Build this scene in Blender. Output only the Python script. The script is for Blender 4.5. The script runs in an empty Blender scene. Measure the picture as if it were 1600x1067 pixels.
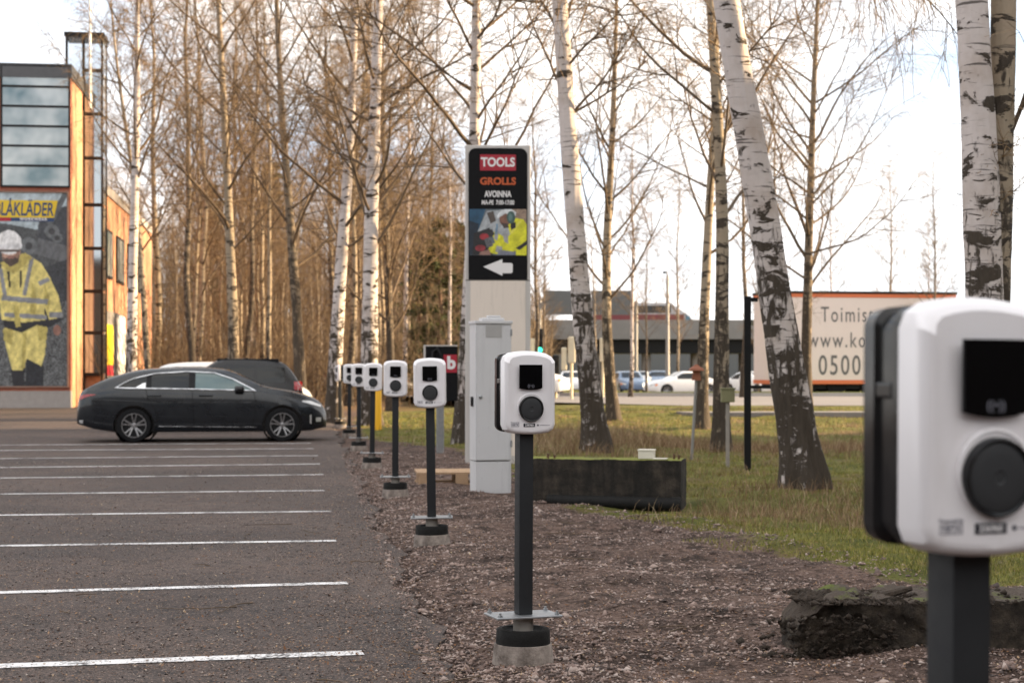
import bpy, bmesh, math, random
import numpy as np
from mathutils import Vector, Matrix
R = math.radians
S = bpy.context.scene
COL = S.collection
random.seed(4); RNG = np.random.default_rng(4)

# ------------------------------------------------------------------ camera
FPX, HOR, CH = 2600.0, 573.0, 1.33           # focal length in photo pixels, horizon row, eye height
cam = bpy.data.cameras.new('camera'); co = bpy.data.objects.new('camera', cam); COL.objects.link(co)
cam.sensor_width = 36; cam.lens = 36*FPX/1600; cam.shift_y = (HOR-533.5)/1600
co.location = (0, 0, CH); co.rotation_euler = (R(90), 0, 0)
cam.clip_start = .05; cam.clip_end = 3000
cam.dof.use_dof = True; cam.dof.focus_distance = 7.35; cam.dof.aperture_fstop = 5.2; cam.dof.aperture_blades = 9
S.camera = co
def X(px, Y): return (px-800)/FPX*Y
def Zz(py, Y): return CH-(py-HOR)/FPX*Y
def P(px, py, Y): return Vector((X(px, Y), Y, Zz(py, Y)))

# ------------------------------------------------------------------ world, sun, exposure
SUN_AZ, SUN_EL = 9.5, 14.0                  # degrees ahead of the +X axis, elevation
w = bpy.data.worlds.new('World'); S.world = w; w.use_nodes = True
nt = w.node_tree; N = nt.nodes; L = nt.links; N.clear()
def wn(t, **k):
    n = N.new(t)
    for a, b in k.items(): setattr(n, a, b)
    return n
sky = wn('ShaderNodeTexSky', sky_type='NISHITA', sun_disc=False)
sky.sun_elevation = R(SUN_EL); sky.sun_rotation = R(90-SUN_AZ); sky.air_density = 1.0; sky.dust_density = 1.5
tc = wn('ShaderNodeTexCoord'); mp = wn('ShaderNodeMapping'); mp.inputs['Scale'].default_value = (1, 1, 2.2)
nz = wn('ShaderNodeTexNoise'); nz.inputs['Scale'].default_value = 3.1; nz.inputs['Detail'].default_value = 7; nz.inputs['Roughness'].default_value = .55
rp = wn('ShaderNodeValToRGB'); rp.color_ramp.elements[0].position = .35; rp.color_ramp.elements[1].position = .55
nz2 = wn('ShaderNodeTexNoise'); nz2.inputs['Scale'].default_value = 2.2; nz2.inputs['Detail'].default_value = 3
cc = wn('ShaderNodeMix', data_type='RGBA'); cc.inputs[6].default_value = (10.7, 10.7, 11.0, 1); cc.inputs[7].default_value = (12.2, 11.3, 10.0, 1)
mx = wn('ShaderNodeMix', data_type='RGBA')
sk2 = wn('ShaderNodeMix', data_type='RGBA'); sk2.inputs[0].default_value = .62; sk2.inputs[7].default_value = (7.4, 8.8, 11.0, 1)   # thin high cloud veil over the blue
bg = wn('ShaderNodeBackground'); bg.inputs['Strength'].default_value = .05
wo = wn('ShaderNodeOutputWorld')
L.new(tc.outputs['Generated'], mp.inputs[0]); L.new(mp.outputs[0], nz.inputs['Vector']); L.new(mp.outputs[0], nz2.inputs['Vector'])
L.new(nz.outputs['Fac'], rp.inputs[0]); L.new(nz2.outputs['Fac'], cc.inputs[0])
L.new(sky.outputs[0], sk2.inputs[6]); L.new(sk2.outputs[2], mx.inputs[6]); L.new(cc.outputs[2], mx.inputs[7]); L.new(rp.outputs[0], mx.inputs[0])
L.new(mx.outputs[2], bg.inputs[0]); L.new(bg.outputs[0], wo.inputs[0])
sd = bpy.data.lights.new('sun', 'SUN'); so = bpy.data.objects.new('sun', sd); COL.objects.link(so)
sd.energy = 5.0; sd.angle = R(.6); sd.color = (1, .73, .42)
d = Vector((math.cos(R(SUN_AZ))*math.cos(R(SUN_EL)), math.sin(R(SUN_AZ))*math.cos(R(SUN_EL)), math.sin(R(SUN_EL))))
so.rotation_euler = d.to_track_quat('Z', 'Y').to_euler(); so.location = d*60
S.view_settings.view_transform = 'Standard'; S.view_settings.look = 'None'; S.view_settings.exposure = 1.8; S.view_settings.gamma = 1
S.view_settings.use_curve_mapping = False
S.render.engine = 'CYCLES'; S.cycles.use_denoising = True; S.cycles.max_bounces = 6; S.cycles.transparent_max_bounces = 12

# ------------------------------------------------------------------ materials
MATS = {}
class NT:
    def __init__(s, name):
        s.m = bpy.data.materials.new(name); s.m.use_nodes = True; s.t = s.m.node_tree; s.t.nodes.clear()
        s.o = s.t.nodes.new('ShaderNodeOutputMaterial'); s.b = s.t.nodes.new('ShaderNodeBsdfPrincipled')
        s.t.links.new(s.b.outputs[0], s.o.inputs[0]); MATS[name] = s.m
    def n(s, t, **k):
        x = s.t.nodes.new(t)
        for a, b in k.items(): setattr(x, a, b)
        return x
    def l(s, a, b): s.t.links.new(a, b)
    def set(s, k, v):
        if hasattr(v, 'is_linked') or isinstance(v, bpy.types.NodeSocket): s.l(v, s.b.inputs[k])
        else: s.b.inputs[k].default_value = v
    def coord(s, kind='Object', scale=(1, 1, 1)):
        c = s.n('ShaderNodeTexCoord'); m = s.n('ShaderNodeMapping'); m.inputs['Scale'].default_value = scale
        s.l(c.outputs[kind], m.inputs[0]); return m.outputs[0]
    def world(s, scale=(1, 1, 1)):
        c = s.n('ShaderNodeNewGeometry'); m = s.n('ShaderNodeMapping'); m.inputs['Scale'].default_value = scale
        s.l(c.outputs['Position'], m.inputs[0]); return m.outputs[0]
    def noise(s, v, scale, det=4, rough=.55, dist=0):
        x = s.n('ShaderNodeTexNoise'); x.inputs['Scale'].default_value = scale; x.inputs['Detail'].default_value = det
        x.inputs['Roughness'].default_value = rough; x.inputs['Distortion'].default_value = dist; s.l(v, x.inputs['Vector']); return x.outputs['Fac']
    def vor(s, v, scale, out='Distance'):
        x = s.n('ShaderNodeTexVoronoi'); x.inputs['Scale'].default_value = scale; s.l(v, x.inputs['Vector']); return x.outputs[out]
    def ramp(s, f, stops):
        x = s.n('ShaderNodeValToRGB'); e = x.color_ramp.elements
        while len(e) < len(stops): e.new(.5)
        for i, (p, c) in enumerate(stops):
            e[i].position = p; e[i].color = (*c, 1) if hasattr(c, '__len__') else (c, c, c, 1)
        s.l(f, x.inputs[0]); return x.outputs[0]
    def mix(s, f, a, b, mode='MIX'):
        x = s.n('ShaderNodeMix', data_type='RGBA', blend_type=mode)
        for i, v in ((0, f), (6, a), (7, b)):
            if isinstance(v, bpy.types.NodeSocket): s.l(v, x.inputs[i])
            elif i == 0: x.inputs[0].default_value = v
            else: x.inputs[i].default_value = (*v, 1)
        return x.outputs[2]
    def math(s, op, a, b=0.0, c=0.0):
        x = s.n('ShaderNodeMath', operation=op)
        for i, v in enumerate((a, b, c)):
            if isinstance(v, bpy.types.NodeSocket): s.l(v, x.inputs[i])
            else: x.inputs[i].default_value = v
        return x.outputs[0]
    def attr(s, name, out='Fac'):
        x = s.n('ShaderNodeAttribute', attribute_name=name); return x.outputs[out]
    def bump(s, h, strength=.3, dist=.01):
        x = s.n('ShaderNodeBump'); x.inputs['Strength'].default_value = strength; x.inputs['Distance'].default_value = dist
        s.l(h, x.inputs['Height']); s.l(x.outputs[0], s.b.inputs['Normal'])
def plain(name, col, rough=.5, metal=0, var=.12, scale=6, spec=.5, coat=0, bump=0):
    m = NT(name); v = m.coord()
    f = m.noise(v, scale, 5, .6)
    m.set('Base Color', m.mix(f, tuple(c*(1-var) for c in col), tuple(min(1, c*(1+var)) for c in col)))
    m.set('Roughness', m.ramp(m.noise(v, scale*2.3, 3), [(.3, max(0, rough-.08)), (.7, min(1, rough+.08))]))
    m.set('Metallic', metal); m.set('Specular IOR Level', spec); m.set('Coat Weight', coat)
    if bump: m.bump(m.noise(v, scale*8, 4), bump, .01)
    return m.m
plain('white_plastic', (.76, .73, .74), .42, var=.035, scale=9)
plain('black_plastic', (.009, .009, .010), .20, var=.1, spec=.4)
plain('grey_lid', (.034, .035, .037), .5, var=.1, spec=.25)
plain('screen_glass', (.003, .003, .0035), .05, var=.05, spec=.3)
plain('post_paint', (.020, .021, .023), .55, var=.2, scale=14, spec=.25)
plain('galvanised', (.34, .35, .36), .42, .85, .25, 22)
plain('rubber', (.009, .0085, .008), .7, var=.5, scale=18, spec=.2, bump=.3)
plain('sticker_dark', (.02, .02, .03), .5); plain('sticker_grey', (.17, .17, .20), .6); plain('print_white', (.75, .73, .73), .6, var=.03)
plain('print_black', (.006, .006, .007), .6, var=.1, spec=.15); plain('print_red', (.36, .012, .03), .5, var=.05); plain('print_orange', (.50, .09, .02), .5, var=.05)
plain('print_yellow', (.72, .50, .02), .5, var=.04); plain('print_blue', (.02, .05, .14), .5); plain('print_grey', (.12, .115, .115), .6)
plain('sign_panel', (.72, .62, .54), .45, var=.04, scale=3); plain('sign_frame', (.50, .47, .45), .4, var=.06)
plain('cabinet_grey', (.56, .56, .575), .5, var=.07, scale=5); plain('cabinet_label', (.36, .35, .34), .6)
plain('pallet_wood', (.40, .26, .155), .8, var=.35, scale=9, bump=.3)
plain('yellow_paint', (.80, .42, .01), .5, var=.06)
plain('dark_frame', (.014, .013, .013), .5, var=.15, spec=.2); plain('plinth', (.33, .30, .28), .85, var=.2, bump=.2)
plain('blocker_dark', (.055, .038, .027), .8, var=.4, scale=2); plain('roof_metal', (.09, .09, .095), .5, .4)
plain('rim_metal', (.33, .33, .34), .3, .9, .1); plain('chrome', (.80, .81, .83), .35, .7, .02); plain('tyre', (.011, .011, .012), .85, var=.3, spec=.15)
plain('red_lamp', (.30, .015, .02), .15, var=.1, coat=.6); plain('clear_lamp', (.55, .55, .55), .12, .3, .2, 30, coat=.6); plain('orange_lamp', (.8, .22, .02), .2)
plain('car_glass', (.006, .008, .009), .05, var=.1, spec=.45); plain('glass_light', (.10, .15, .15), .08, var=.3, scale=3, spec=.7); plain('steel_black', (.008, .008, .009), .5, spec=.2)
for nm, c in (('paint_dark', (.005, .0075, .011)), ('paint_black', (.006, .006, .007)), ('paint_white', (.75, .75, .75)), ('paint_blue', (.10, .15, .24)), ('paint_silver', (.45, .46, .48))):
    plain(nm, c, .30, 0, .06, 1.5, coat=.55 if nm != 'paint_black' else .2, spec=.4)
plain('tarp', (.68, .59, .55), .7, var=.04, scale=2); plain('tarp_orange', (.62, .16, .06), .6)
plain('bridge_concrete', (.20, .19, .185), .85, var=.25, scale=.5); plain('pier_concrete', (.24, .21, .19), .85, var=.2, scale=.6)
plain('bus_red', (.15, .025, .03), .4); plain('bus_grey', (.42, .42, .44), .4); plain('bus_blue', (.06, .16, .24), .4)
plain('pole_grey', (.26, .25, .24), .55, .5); plain('feeder_wood', (.24, .085, .045), .8, var=.3, scale=20); plain('olive_box', (.20, .19, .10), .7)
plain('post_weathered', (.30, .27, .24), .8, var=.25, scale=12)
plain('cream_paint', (.62, .55, .40), .6); plain('gantry_grey', (.11, .115, .12), .7)
plain('foam_white', (.62, .58, .50), .9, var=.15, bump=.2)
plain('rust', (.10, .05, .03), .9, var=.3, scale=30); plain('curtain', (.58, .54, .50), .9)

def mk_glow(name, col, st):
    m = NT(name); m.set('Base Color', (*col, 1)); m.set('Emission Color', (*col, 1)); m.set('Emission Strength', st)
mk_glow('green_light', (.02, .75, .42), 1.2)

def mk_glazing():
    m = NT('facade_glass'); v = m.coord()
    m.set('Base Color', m.mix(m.ramp(m.noise(v, .55, 3), [(.38, 0), (.62, 1)]), (.10, .17, .20), (.46, .50, .51))); m.set('Roughness', .12); m.set('Specular IOR Level', .9); m.set('Metallic', .25)  # pale patches in the colour stand for sky reflections and curtains
mk_glazing()
def mk_mirror():
    m = NT('mirror_glass'); m.set('Base Color', (.33, .38, .42, 1)); m.set('Roughness', .04); m.set('Metallic', .9)
mk_mirror()
def mk_clear():
    m = NT('clear_glass'); m.set('Base Color', (.75, .80, .84, 1)); m.set('Roughness', .03); m.set('Transmission Weight', .9); m.set('IOR', 1.03); m.set('Specular IOR Level', .9)
mk_clear()

def mk_asphalt():
    m = NT('asphalt'); v = m.world()
    big = m.noise(v, .35, 5, .6); mid = m.noise(v, 2.6, 6, .65); fine = m.noise(v, 170, 3, .7); cell = m.vor(v, 95)
    base = m.mix(m.ramp(big, [(.40, 0), (.60, 1)]), (.022, .0175, .0165), (.080, .057, .047))
    base = m.mix(m.ramp(mid, [(.42, 0), (.75, .6)]), base, (.10, .069, .056))
    base = m.mix(m.ramp(fine, [(.50, 0), (.70, .8)]), base, (.20, .15, .13))
    base = m.mix(m.ramp(m.noise(v, 7.5, 6, .75), [(.38, .9), (.50, 0)]), base, (.014, .011, .0105))
    base = m.mix(m.ramp(m.noise(v, 62, 3, .7), [(.36, 1), (.47, 0)]), base, (.007, .006, .006))
    base = m.mix(m.ramp(m.noise(v, 48, 3, .75), [(.55, 0), (.64, 1)]), base, (.225, .16, .13))
    base = m.mix(m.math('MULTIPLY', m.ramp(m.noise(v, 26, 2), [(.66, 0), (.70, 1)]), .5), base, (.15, .075, .045))
    m.set('Base Color', base); m.set('Roughness', m.ramp(mid, [(.3, .78), (.7, .95)])); m.set('Specular IOR Level', .35)
    m.bump(m.math('ADD', m.math('MULTIPLY', cell, .6), fine), .55, .008)
mk_asphalt()
def mk_line():
    m = NT('line_paint'); v = m.world()
    wear = m.ramp(m.math('ADD', m.math('MULTIPLY', m.noise(v, 45, 4, .7), .6), m.math('MULTIPLY', m.noise(v, 3.5, 3), .4)), [(.42, 1), (.50, 0)])
    m.set('Base Color', m.mix(wear, m.mix(m.noise(v, 9, 4), (.58, .56, .55), (.82, .80, .79)), (.07, .06, .058))); m.set('Roughness', .8); m.bump(m.noise(v, 170, 3), .4, .005)
mk_line()
def mk_ground():
    m = NT('ground_soil'); v = m.world()
    g = m.attr('grass'); fl = m.attr('forest')
    n1 = m.noise(v, 1.6, 6, .65); n2 = m.noise(v, 34, 5, .7); n3 = m.noise(v, 120, 3, .7); c = m.vor(v, 40)
    gr = m.mix(m.ramp(n1, [(.33, 0), (.68, 1)]), (.042, .027, .022), (.180, .116, .090))
    gr = m.mix(m.ramp(n2, [(.48, 0), (.70, .9)]), gr, (.26, .185, .155))
    gr = m.mix(m.ramp(n2, [(.30, 1), (.46, 0)]), gr, (.013, .009, .0075))
    gr = m.mix(m.ramp(n3, [(.56, 0), (.72, .7)]), gr, (.30, .23, .20))
    gr = m.mix(m.ramp(m.noise(v, 5.5, 6, .75), [(.40, .75), (.52, 0)]), gr, (.018, .012, .009))
    gs = m.mix(m.ramp(m.noise(v, 2.1, 6, .7), [(.36, 0), (.66, 1)]), (.075, .085, .018), (.20, .19, .05))
    gs = m.mix(m.ramp(m.noise(v, .6, 5, .7), [(.50, 0), (.63, .85)]), gs, (.19, .12, .065))
    gs = m.mix(m.ramp(n2, [(.34, .8), (.5, 0)]), gs, (.05, .04, .02))
    lf = m.mix(m.noise(v, 5, 6, .7), (.085, .05, .028), (.26, .16, .085))
    f = m.ramp(m.math('ADD', g, m.math('MULTIPLY', m.math('SUBTRACT', m.noise(v, 3.0, 5, .7), .5), 1.1)), [(.42, 0), (.60, 1)])
    m.set('Base Color', m.mix(fl, m.mix(f, gr, gs), lf)); m.set('Roughness', .95); m.set('Specular IOR Level', .15)
    m.bump(m.math('ADD', m.math('ADD', n2, m.math('MULTIPLY', n3, .5)), m.math('MULTIPLY', c, .5)), .9, .03)
mk_ground()
def mk_road():
    m = NT('road_surface'); v = m.world()
    m.set('Base Color', m.mix(m.noise(v, .4, 5), (.15, .135, .13), (.23, .21, .20))); m.set('Roughness', .85)
mk_road()
def mk_stone():
    m = NT('gravel_stone'); v = m.world()
    x = m.n('ShaderNodeTexVoronoi'); x.inputs['Scale'].default_value = 28; m.l(v, x.inputs['Vector'])
    sx = m.n('ShaderNodeSeparateColor'); m.l(x.outputs['Color'], sx.inputs[0])
    m.set('Base Color', m.ramp(sx.outputs[0], [(0, (.06, .046, .041)), (.35, (.16, .108, .09)), (.75, (.30, .215, .18)), (1, (.42, .34, .30))])); m.set('Roughness', .9)
    m.bump(m.noise(v, 260, 3), .3, .004)
mk_stone()
def mk_grit():
    m = NT('grit_stone'); v = m.world(); x = m.n('ShaderNodeTexVoronoi'); x.inputs['Scale'].default_value = 60; m.l(v, x.inputs['Vector']); sx = m.n('ShaderNodeSeparateColor'); m.l(x.outputs['Color'], sx.inputs[0])
    m.set('Base Color', m.ramp(sx.outputs[0], [(0, (.02, .016, .014)), (.4, (.10, .07, .06)), (.75, (.27, .20, .165)), (1, (.45, .38, .33))])); m.set('Roughness', .9)
mk_grit()
def mk_rand(name, stops, rough=.8, trans=0):
    m = NT(name); m.set('Base Color', m.ramp(m.attr('tint'), stops)); m.set('Roughness', rough); m.set('Specular IOR Level', .2)
mk_rand('leaf_dry', [(0, (.07, .035, .02)), (.4, (.20, .10, .05)), (.85, (.32, .21, .13)), (1, (.42, .32, .21))])
mk_rand('grass_blade', [(0, (.075, .085, .016)), (.45, (.19, .19, .038)), (.8, (.30, .26, .07)), (1, (.36, .27, .12))])
mk_rand('dry_blade', [(0, (.11, .06, .035)), (.45, (.22, .135, .075)), (.85, (.34, .24, .14)), (1, (.46, .36, .23))])
mk_rand('needle', [(0, (.022, .032, .012)), (.6, (.05, .062, .02)), (1, (.12, .115, .04))])
mk_rand('print_ink', [(0, 0.0), (1, 1.0)])
def mk_print():
    m = NT('poster_print'); m.set('Base Color', m.attr('ink', 'Color')); m.set('Roughness', .55)
mk_print()
def mk_bark(name, white, dark_lo, dark_hi, streak=1.0, warm=(.30, .22, .16)):
    m = NT(name); v1 = m.coord('Object', (1, 1, 1)); v2 = m.coord('Object', (2.2, 2.2, 30)); v3 = m.coord('Object', (6.5, 6.5, 3.0)); v4 = m.coord('Object', (14, 14, 2.6)); v5 = m.coord('Object', (3.2, 3.2, 7.5))
    c = m.n('ShaderNodeTexCoord'); sp = m.n('ShaderNodeSeparateXYZ'); m.l(c.outputs['Object'], sp.inputs[0])
    hgt = m.n('ShaderNodeMapRange'); hgt.inputs[1].default_value = dark_lo; hgt.inputs[2].default_value = dark_hi; hgt.inputs[3].default_value = 1; hgt.inputs[4].default_value = 0
    m.l(sp.outputs[2], hgt.inputs[0])
    wh = m.mix(m.noise(v1, 5, 6, .7), tuple(a*.72 for a in white), white)
    wh = m.mix(m.ramp(m.noise(v1, 2.1, 4, .6), [(.48, 0), (.72, .55)]), wh, warm)
    lent = m.ramp(m.noise(v2, 1.0, 3, .6, .4), [(.60, 0), (.67, .85*streak)])
    col = m.mix(lent, wh, (.060, .050, .045))
    patch = m.math('ADD', m.noise(v5, 1.0, 5, .62, .6), m.math('MULTIPLY', hgt.outputs[0], .12))
    pm = m.ramp(patch, [(.585, 0), (.615, 1)])
    fis = m.math('ADD', m.math('ADD', m.math('MULTIPLY', m.noise(v3, 1.0, 6, .7, .9), .55), m.math('MULTIPLY', m.noise(v4, 1.0, 4, .6, .3), .42)), m.math('MULTIPLY', hgt.outputs[0], .22))
    fm = m.ramp(fis, [(.60, 0), (.66, 1)])
    dk = m.mix(m.noise(v4, 1.6, 5, .7), (.018, .014, .011), (.105, .082, .062))
    mask = m.math('MAXIMUM', pm, fm)
    m.set('Base Color', m.mix(mask, col, dk)); m.set('Roughness', .85); m.set('Specular IOR Level', .25)
    m.bump(m.math('ADD', m.math('MULTIPLY', mask, m.noise(v4, 2.2, 5, .7)), m.math('MULTIPLY', m.noise(v1, 40, 3), .12)), .9, .035)
mk_bark('birch_bark', (.62, .55, .52), .1, 3.9)
mk_bark('birch_bark_far', (.34, .275, .20), 0, 5.0, 1)
mk_bark('birch_bark_dark', (.21, .165, .12), .5, 8.0)
plain('branch_bark', (.105, .070, .042), .85, var=.35, scale=2); plain('twig_bark', (.20, .125, .060), .8, var=.3, scale=2)
plain('far_twig', (.125, .085, .050), .85, var=.35, scale=.3); plain('spruce_bark', (.13, .075, .05), .9, var=.3, scale=5)
def mk_brick(name, c1, c2, mortar):
    m = NT(name); c = m.n('ShaderNodeUVMap'); b = m.n('ShaderNodeTexBrick'); m.l(c.outputs[0], b.inputs['Vector'])
    b.inputs['Scale'].default_value = 1; b.inputs['Brick Width'].default_value = .28; b.inputs['Row Height'].default_value = .085; b.inputs['Mortar Size'].default_value = .008
    b.inputs['Color1'].default_value = (*c1, 1); b.inputs['Color2'].default_value = (*c2, 1); b.inputs['Mortar'].default_value = (*mortar, 1)
    v = m.coord(); m.set('Base Color', m.mix(m.ramp(m.noise(v, .9, 5), [(.4, 0), (.8, .5)]), b.outputs[0], tuple(a*.55 for a in c1))); m.set('Roughness', .9); m.bump(b.outputs['Fac'], -.5, .01)
mk_brick('brick_red', (.29, .075, .042), (.38, .115, .065), (.27, .17, .13))
mk_brick('brick_sunlit', (.50, .22, .115), (.58, .28, .15), (.46, .33, .24))  # the red brick in brighter orange, low sunlight put into the colour
plain('kerb', (.36, .34, .32), .9); plain('grass_flat', (.16, .18, .045), .9, var=.4, scale=3)
def mk_moss():
    m = NT('old_concrete'); v = m.coord(); geo = m.n('ShaderNodeNewGeometry'); sp = m.n('ShaderNodeSeparateXYZ'); m.l(geo.outputs['Normal'], sp.inputs[0])
    vs = m.coord('Object', (7, 7, 1.3))
    c = m.mix(m.ramp(m.noise(vs, 1, 6, .7), [(.36, 0), (.70, 1)]), (.008, .0065, .005), (.075, .058, .043))
    c = m.mix(m.ramp(m.noise(v, 5, 6, .7), [(.4, .8), (.6, 0)]), c, (.007, .006, .0045))
    mo = m.math('MULTIPLY', m.ramp(sp.outputs[2], [(.45, 0), (.8, 1)]), m.ramp(m.noise(v, 4, 5, .7), [(.30, 0), (.42, 1)]))
    c = m.mix(mo, c, m.mix(m.noise(v, 24, 4), (.085, .10, .012), (.25, .25, .035)))
    m.set('Base Color', c); m.set('Roughness', .95); m.bump(m.noise(v, 30, 6, .7), .8, .02)
mk_moss()
def mk_slab():
    m = NT('slab_concrete'); v = m.coord(); geo = m.n('ShaderNodeNewGeometry'); sp = m.n('ShaderNodeSeparateXYZ'); m.l(geo.outputs['Normal'], sp.inputs[0])
    c = m.mix(m.ramp(m.noise(v, 3, 6, .7), [(.38, 0), (.62, 1)]), (.028, .020, .014), (.13, .10, .07))
    c = m.mix(m.ramp(m.noise(v, 14, 6, .7), [(.42, .8), (.56, 0)]), c, (.022, .016, .011))
    top = m.ramp(sp.outputs[2], [(.45, 0), (.8, 1)]); c = m.mix(top, c, m.mix(m.noise(v, 30, 5, .7), (.04, .028, .019), (.13, .095, .07)))
    c = m.mix(m.math('MULTIPLY', top, m.ramp(m.noise(v, 5, 5, .7), [(.55, 0), (.66, 1)])), c, (.12, .14, .025))
    m.set('Base Color', c); m.set('Roughness', .95); m.bump(m.noise(v, 34, 7, .75), 1, .03)
mk_slab()
def mk_grimy(name, col):
    m = NT(name); v = m.coord(); vs = m.coord('Object', (9, 9, .8))
    c = m.mix(m.noise(v, 3, 5), tuple(a*.93 for a in col), col); c = m.mix(m.ramp(m.noise(vs, 1, 6, .7), [(.52, 0), (.75, .35)]), c, tuple(a*.45 for a in col)); c = m.mix(m.ramp(m.noise(v, 55, 3, .7), [(.66, 0), (.74, .5)]), c, (.16, .13, .11))
    m.set('Base Color', c); m.set('Roughness', .5); m.bump(m.noise(v, 60, 3), .05, .004)
def mk_cover():
    m = NT('white_plastic'); v = m.coord(); vs = m.coord('Object', (30, 30, 3)); c = m.mix(m.noise(v, 6, 4), (.74, .71, .72), (.78, .755, .765))
    c = m.mix(m.ramp(m.noise(vs, 1, 5, .7), [(.55, 0), (.80, .22)]), c, (.50, .45, .41)); c = m.mix(m.ramp(m.noise(v, 160, 2, .6), [(.70, 0), (.76, .35)]), c, (.35, .30, .26)); m.set('Base Color', c); m.set('Roughness', m.ramp(m.noise(v, 14, 4), [(.3, .34), (.7, .5)]))
mk_cover(); mk_grimy('cabinet_grey', (.58, .575, .58)); mk_grimy('sign_panel', (.74, .65, .57)); mk_grimy('sign_frame', (.52, .49, .465))
def mk_foot():
    m = NT('footing_concrete'); v = m.coord(); m.set('Base Color', m.mix(m.ramp(m.noise(v, 9, 6, .7), [(.35, 0), (.65, 1)]), (.085, .065, .054), (.36, .305, .265))); m.set('Roughness', .95); m.bump(m.noise(v, 60, 5, .7), .7, .01)
mk_foot()
def mk_earth():
    m = NT('earth'); v = m.coord(); m.set('Base Color', m.mix(m.noise(v, 8, 6, .7), (.022, .015, .010), (.085, .060, .042))); m.set('Roughness', 1); m.bump(m.noise(v, 40, 6, .7), 1, .03)
mk_earth()

# ------------------------------------------------------------------ mesh helpers
class MB:
    def __init__(s): s.v = []; s.f = []
    def add(s, vs, fs):
        o = len(s.v); s.v += [tuple(v) for v in vs]; s.f += [tuple(i+o for i in f) for f in fs]; return s
    def box(s, x0, x1, y0, y1, z0, z1, M=None):
        vs = [Vector((x, y, z)) for x in (x0, x1) for y in (y0, y1) for z in (z0, z1)]
        if M: vs = [M @ v for v in vs]
        return s.add(vs, [(0, 1, 3, 2), (4, 6, 7, 5), (0, 4, 5, 1), (2, 3, 7, 6), (0, 2, 6, 4), (1, 5, 7, 3)])
    def bbox(s, x0, x1, y0, y1, z0, z1, b=.01, M=None):                     # chamfered box
        bm = bmesh.new(); bmesh.ops.create_cube(bm, size=1)
        for v in bm.verts: v.co = Vector(((x0+x1)/2+v.co.x*(x1-x0), (y0+y1)/2+v.co.y*(y1-y0), (z0+z1)/2+v.co.z*(z1-z0)))
        bmesh.ops.bevel(bm, geom=bm.edges[:], offset=b, segments=2, affect='EDGES', profile=.6)
        bm.verts.index_update(); vs = [(M @ v.co if M else v.co.copy()) for v in bm.verts]; fs = [[v.index for v in f.verts] for f in bm.faces]; bm.free()
        return s.add(vs, fs)
    def tube(s, pts, rad, n=10, cap=True):
        pts = [Vector(p) for p in pts]; rad = rad if hasattr(rad, '__len__') else [rad]*len(pts); vs = []; fs = []
        for i, p in enumerate(pts):
            t = (pts[min(i+1, len(pts)-1)]-pts[max(i-1, 0)]).normalized(); a = t.cross(Vector((.31, .95, .07)) if abs(t.y) < .9 else Vector((1, 0, .1))).normalized(); b = t.cross(a)
            for k in range(n): q = 2*math.pi*k/n; vs.append(p+(a*math.cos(q)+b*math.sin(q))*rad[i])
        for i in range(len(pts)-1):
            for k in range(n): fs.append((i*n+k, i*n+(k+1) % n, (i+1)*n+(k+1) % n, (i+1)*n+k))
        if cap: fs.append(tuple(range(n))[::-1]); fs.append(tuple(range((len(pts)-1)*n, len(pts)*n)))
        return s.add(vs, fs)
    def lathe(s, prof, n=28, M=None, cap=True):                            # profile of (r, z) turned about z
        vs = [Vector((r*math.cos(2*math.pi*k/n), r*math.sin(2*math.pi*k/n), z)) for r, z in prof for k in range(n)]
        if M: vs = [M @ v for v in vs]
        fs = [(i*n+k, i*n+(k+1) % n, (i+1)*n+(k+1) % n, (i+1)*n+k) for i in range(len(prof)-1) for k in range(n)]
        if cap: fs += [tuple(range(n))[::-1], tuple(range((len(prof)-1)*n, len(prof)*n))]
        return s.add(vs, fs)
    def layers(s, rings, cap=True):                                        # loft of equal-length closed rings
        n = len(rings[0]); vs = [p for r in rings for p in r]
        fs = [(i*n+k, i*n+(k+1) % n, (i+1)*n+(k+1) % n, (i+1)*n+k) for i in range(len(rings)-1) for k in range(n)]
        if cap: fs += [tuple(range(n))[::-1], tuple(range((len(rings)-1)*n, len(rings)*n))]
        return s.add(vs, fs)
    def prism(s, outline, y0, y1): return s.layers([[(x, y0, z) for x, z in outline], [(x, y1, z) for x, z in outline]])
    def build(s, name, mat, parent=None, smooth=False, angle=40, uv=False):
        me = bpy.data.meshes.new(name); me.from_pydata(s.v, [], s.f)
        bm = bmesh.new(); bm.from_mesh(me); bmesh.ops.recalc_face_normals(bm, faces=bm.faces); bm.to_mesh(me); bm.free()
        return link(name, me, mat, parent, smooth, angle, uv)
def link(name, me, mat, parent=None, smooth=False, angle=40, uv=False):
    if smooth:
        me.polygons.foreach_set('use_smooth', [True]*len(me.polygons)); me.set_sharp_from_angle(angle=R(angle))
    if uv:
        u = me.uv_layers.new(name='UVMap')
        for p in me.polygons:
            for li in p.loop_indices:
                c = me.vertices[me.loops[li].vertex_index].co
                u.data[li].uv = (c.x if abs(p.normal.y) > .7 else (c.y if abs(p.normal.x) > .7 else c.x), c.z if abs(p.normal.z) < .7 else c.y)
    o = bpy.data.objects.new(name, me); COL.objects.link(o)
    if mat and not me.materials: me.materials.append(MATS[mat])
    if parent: o.parent = parent
    return o
def tag(o, label=None, cat=None, group=None, kind=None):
    for k, v in (('label', label), ('category', cat), ('group', group), ('kind', kind)):
        if v: o[k] = v
    return o
def thing(name, label, cat, loc=(0, 0, 0), rz=0, group=None):
    o = bpy.data.objects.new(name, None); COL.objects.link(o); o.location = loc; o.rotation_euler = (0, 0, rz); o.empty_display_size = .2
    return tag(o, label, cat, group)
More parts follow.
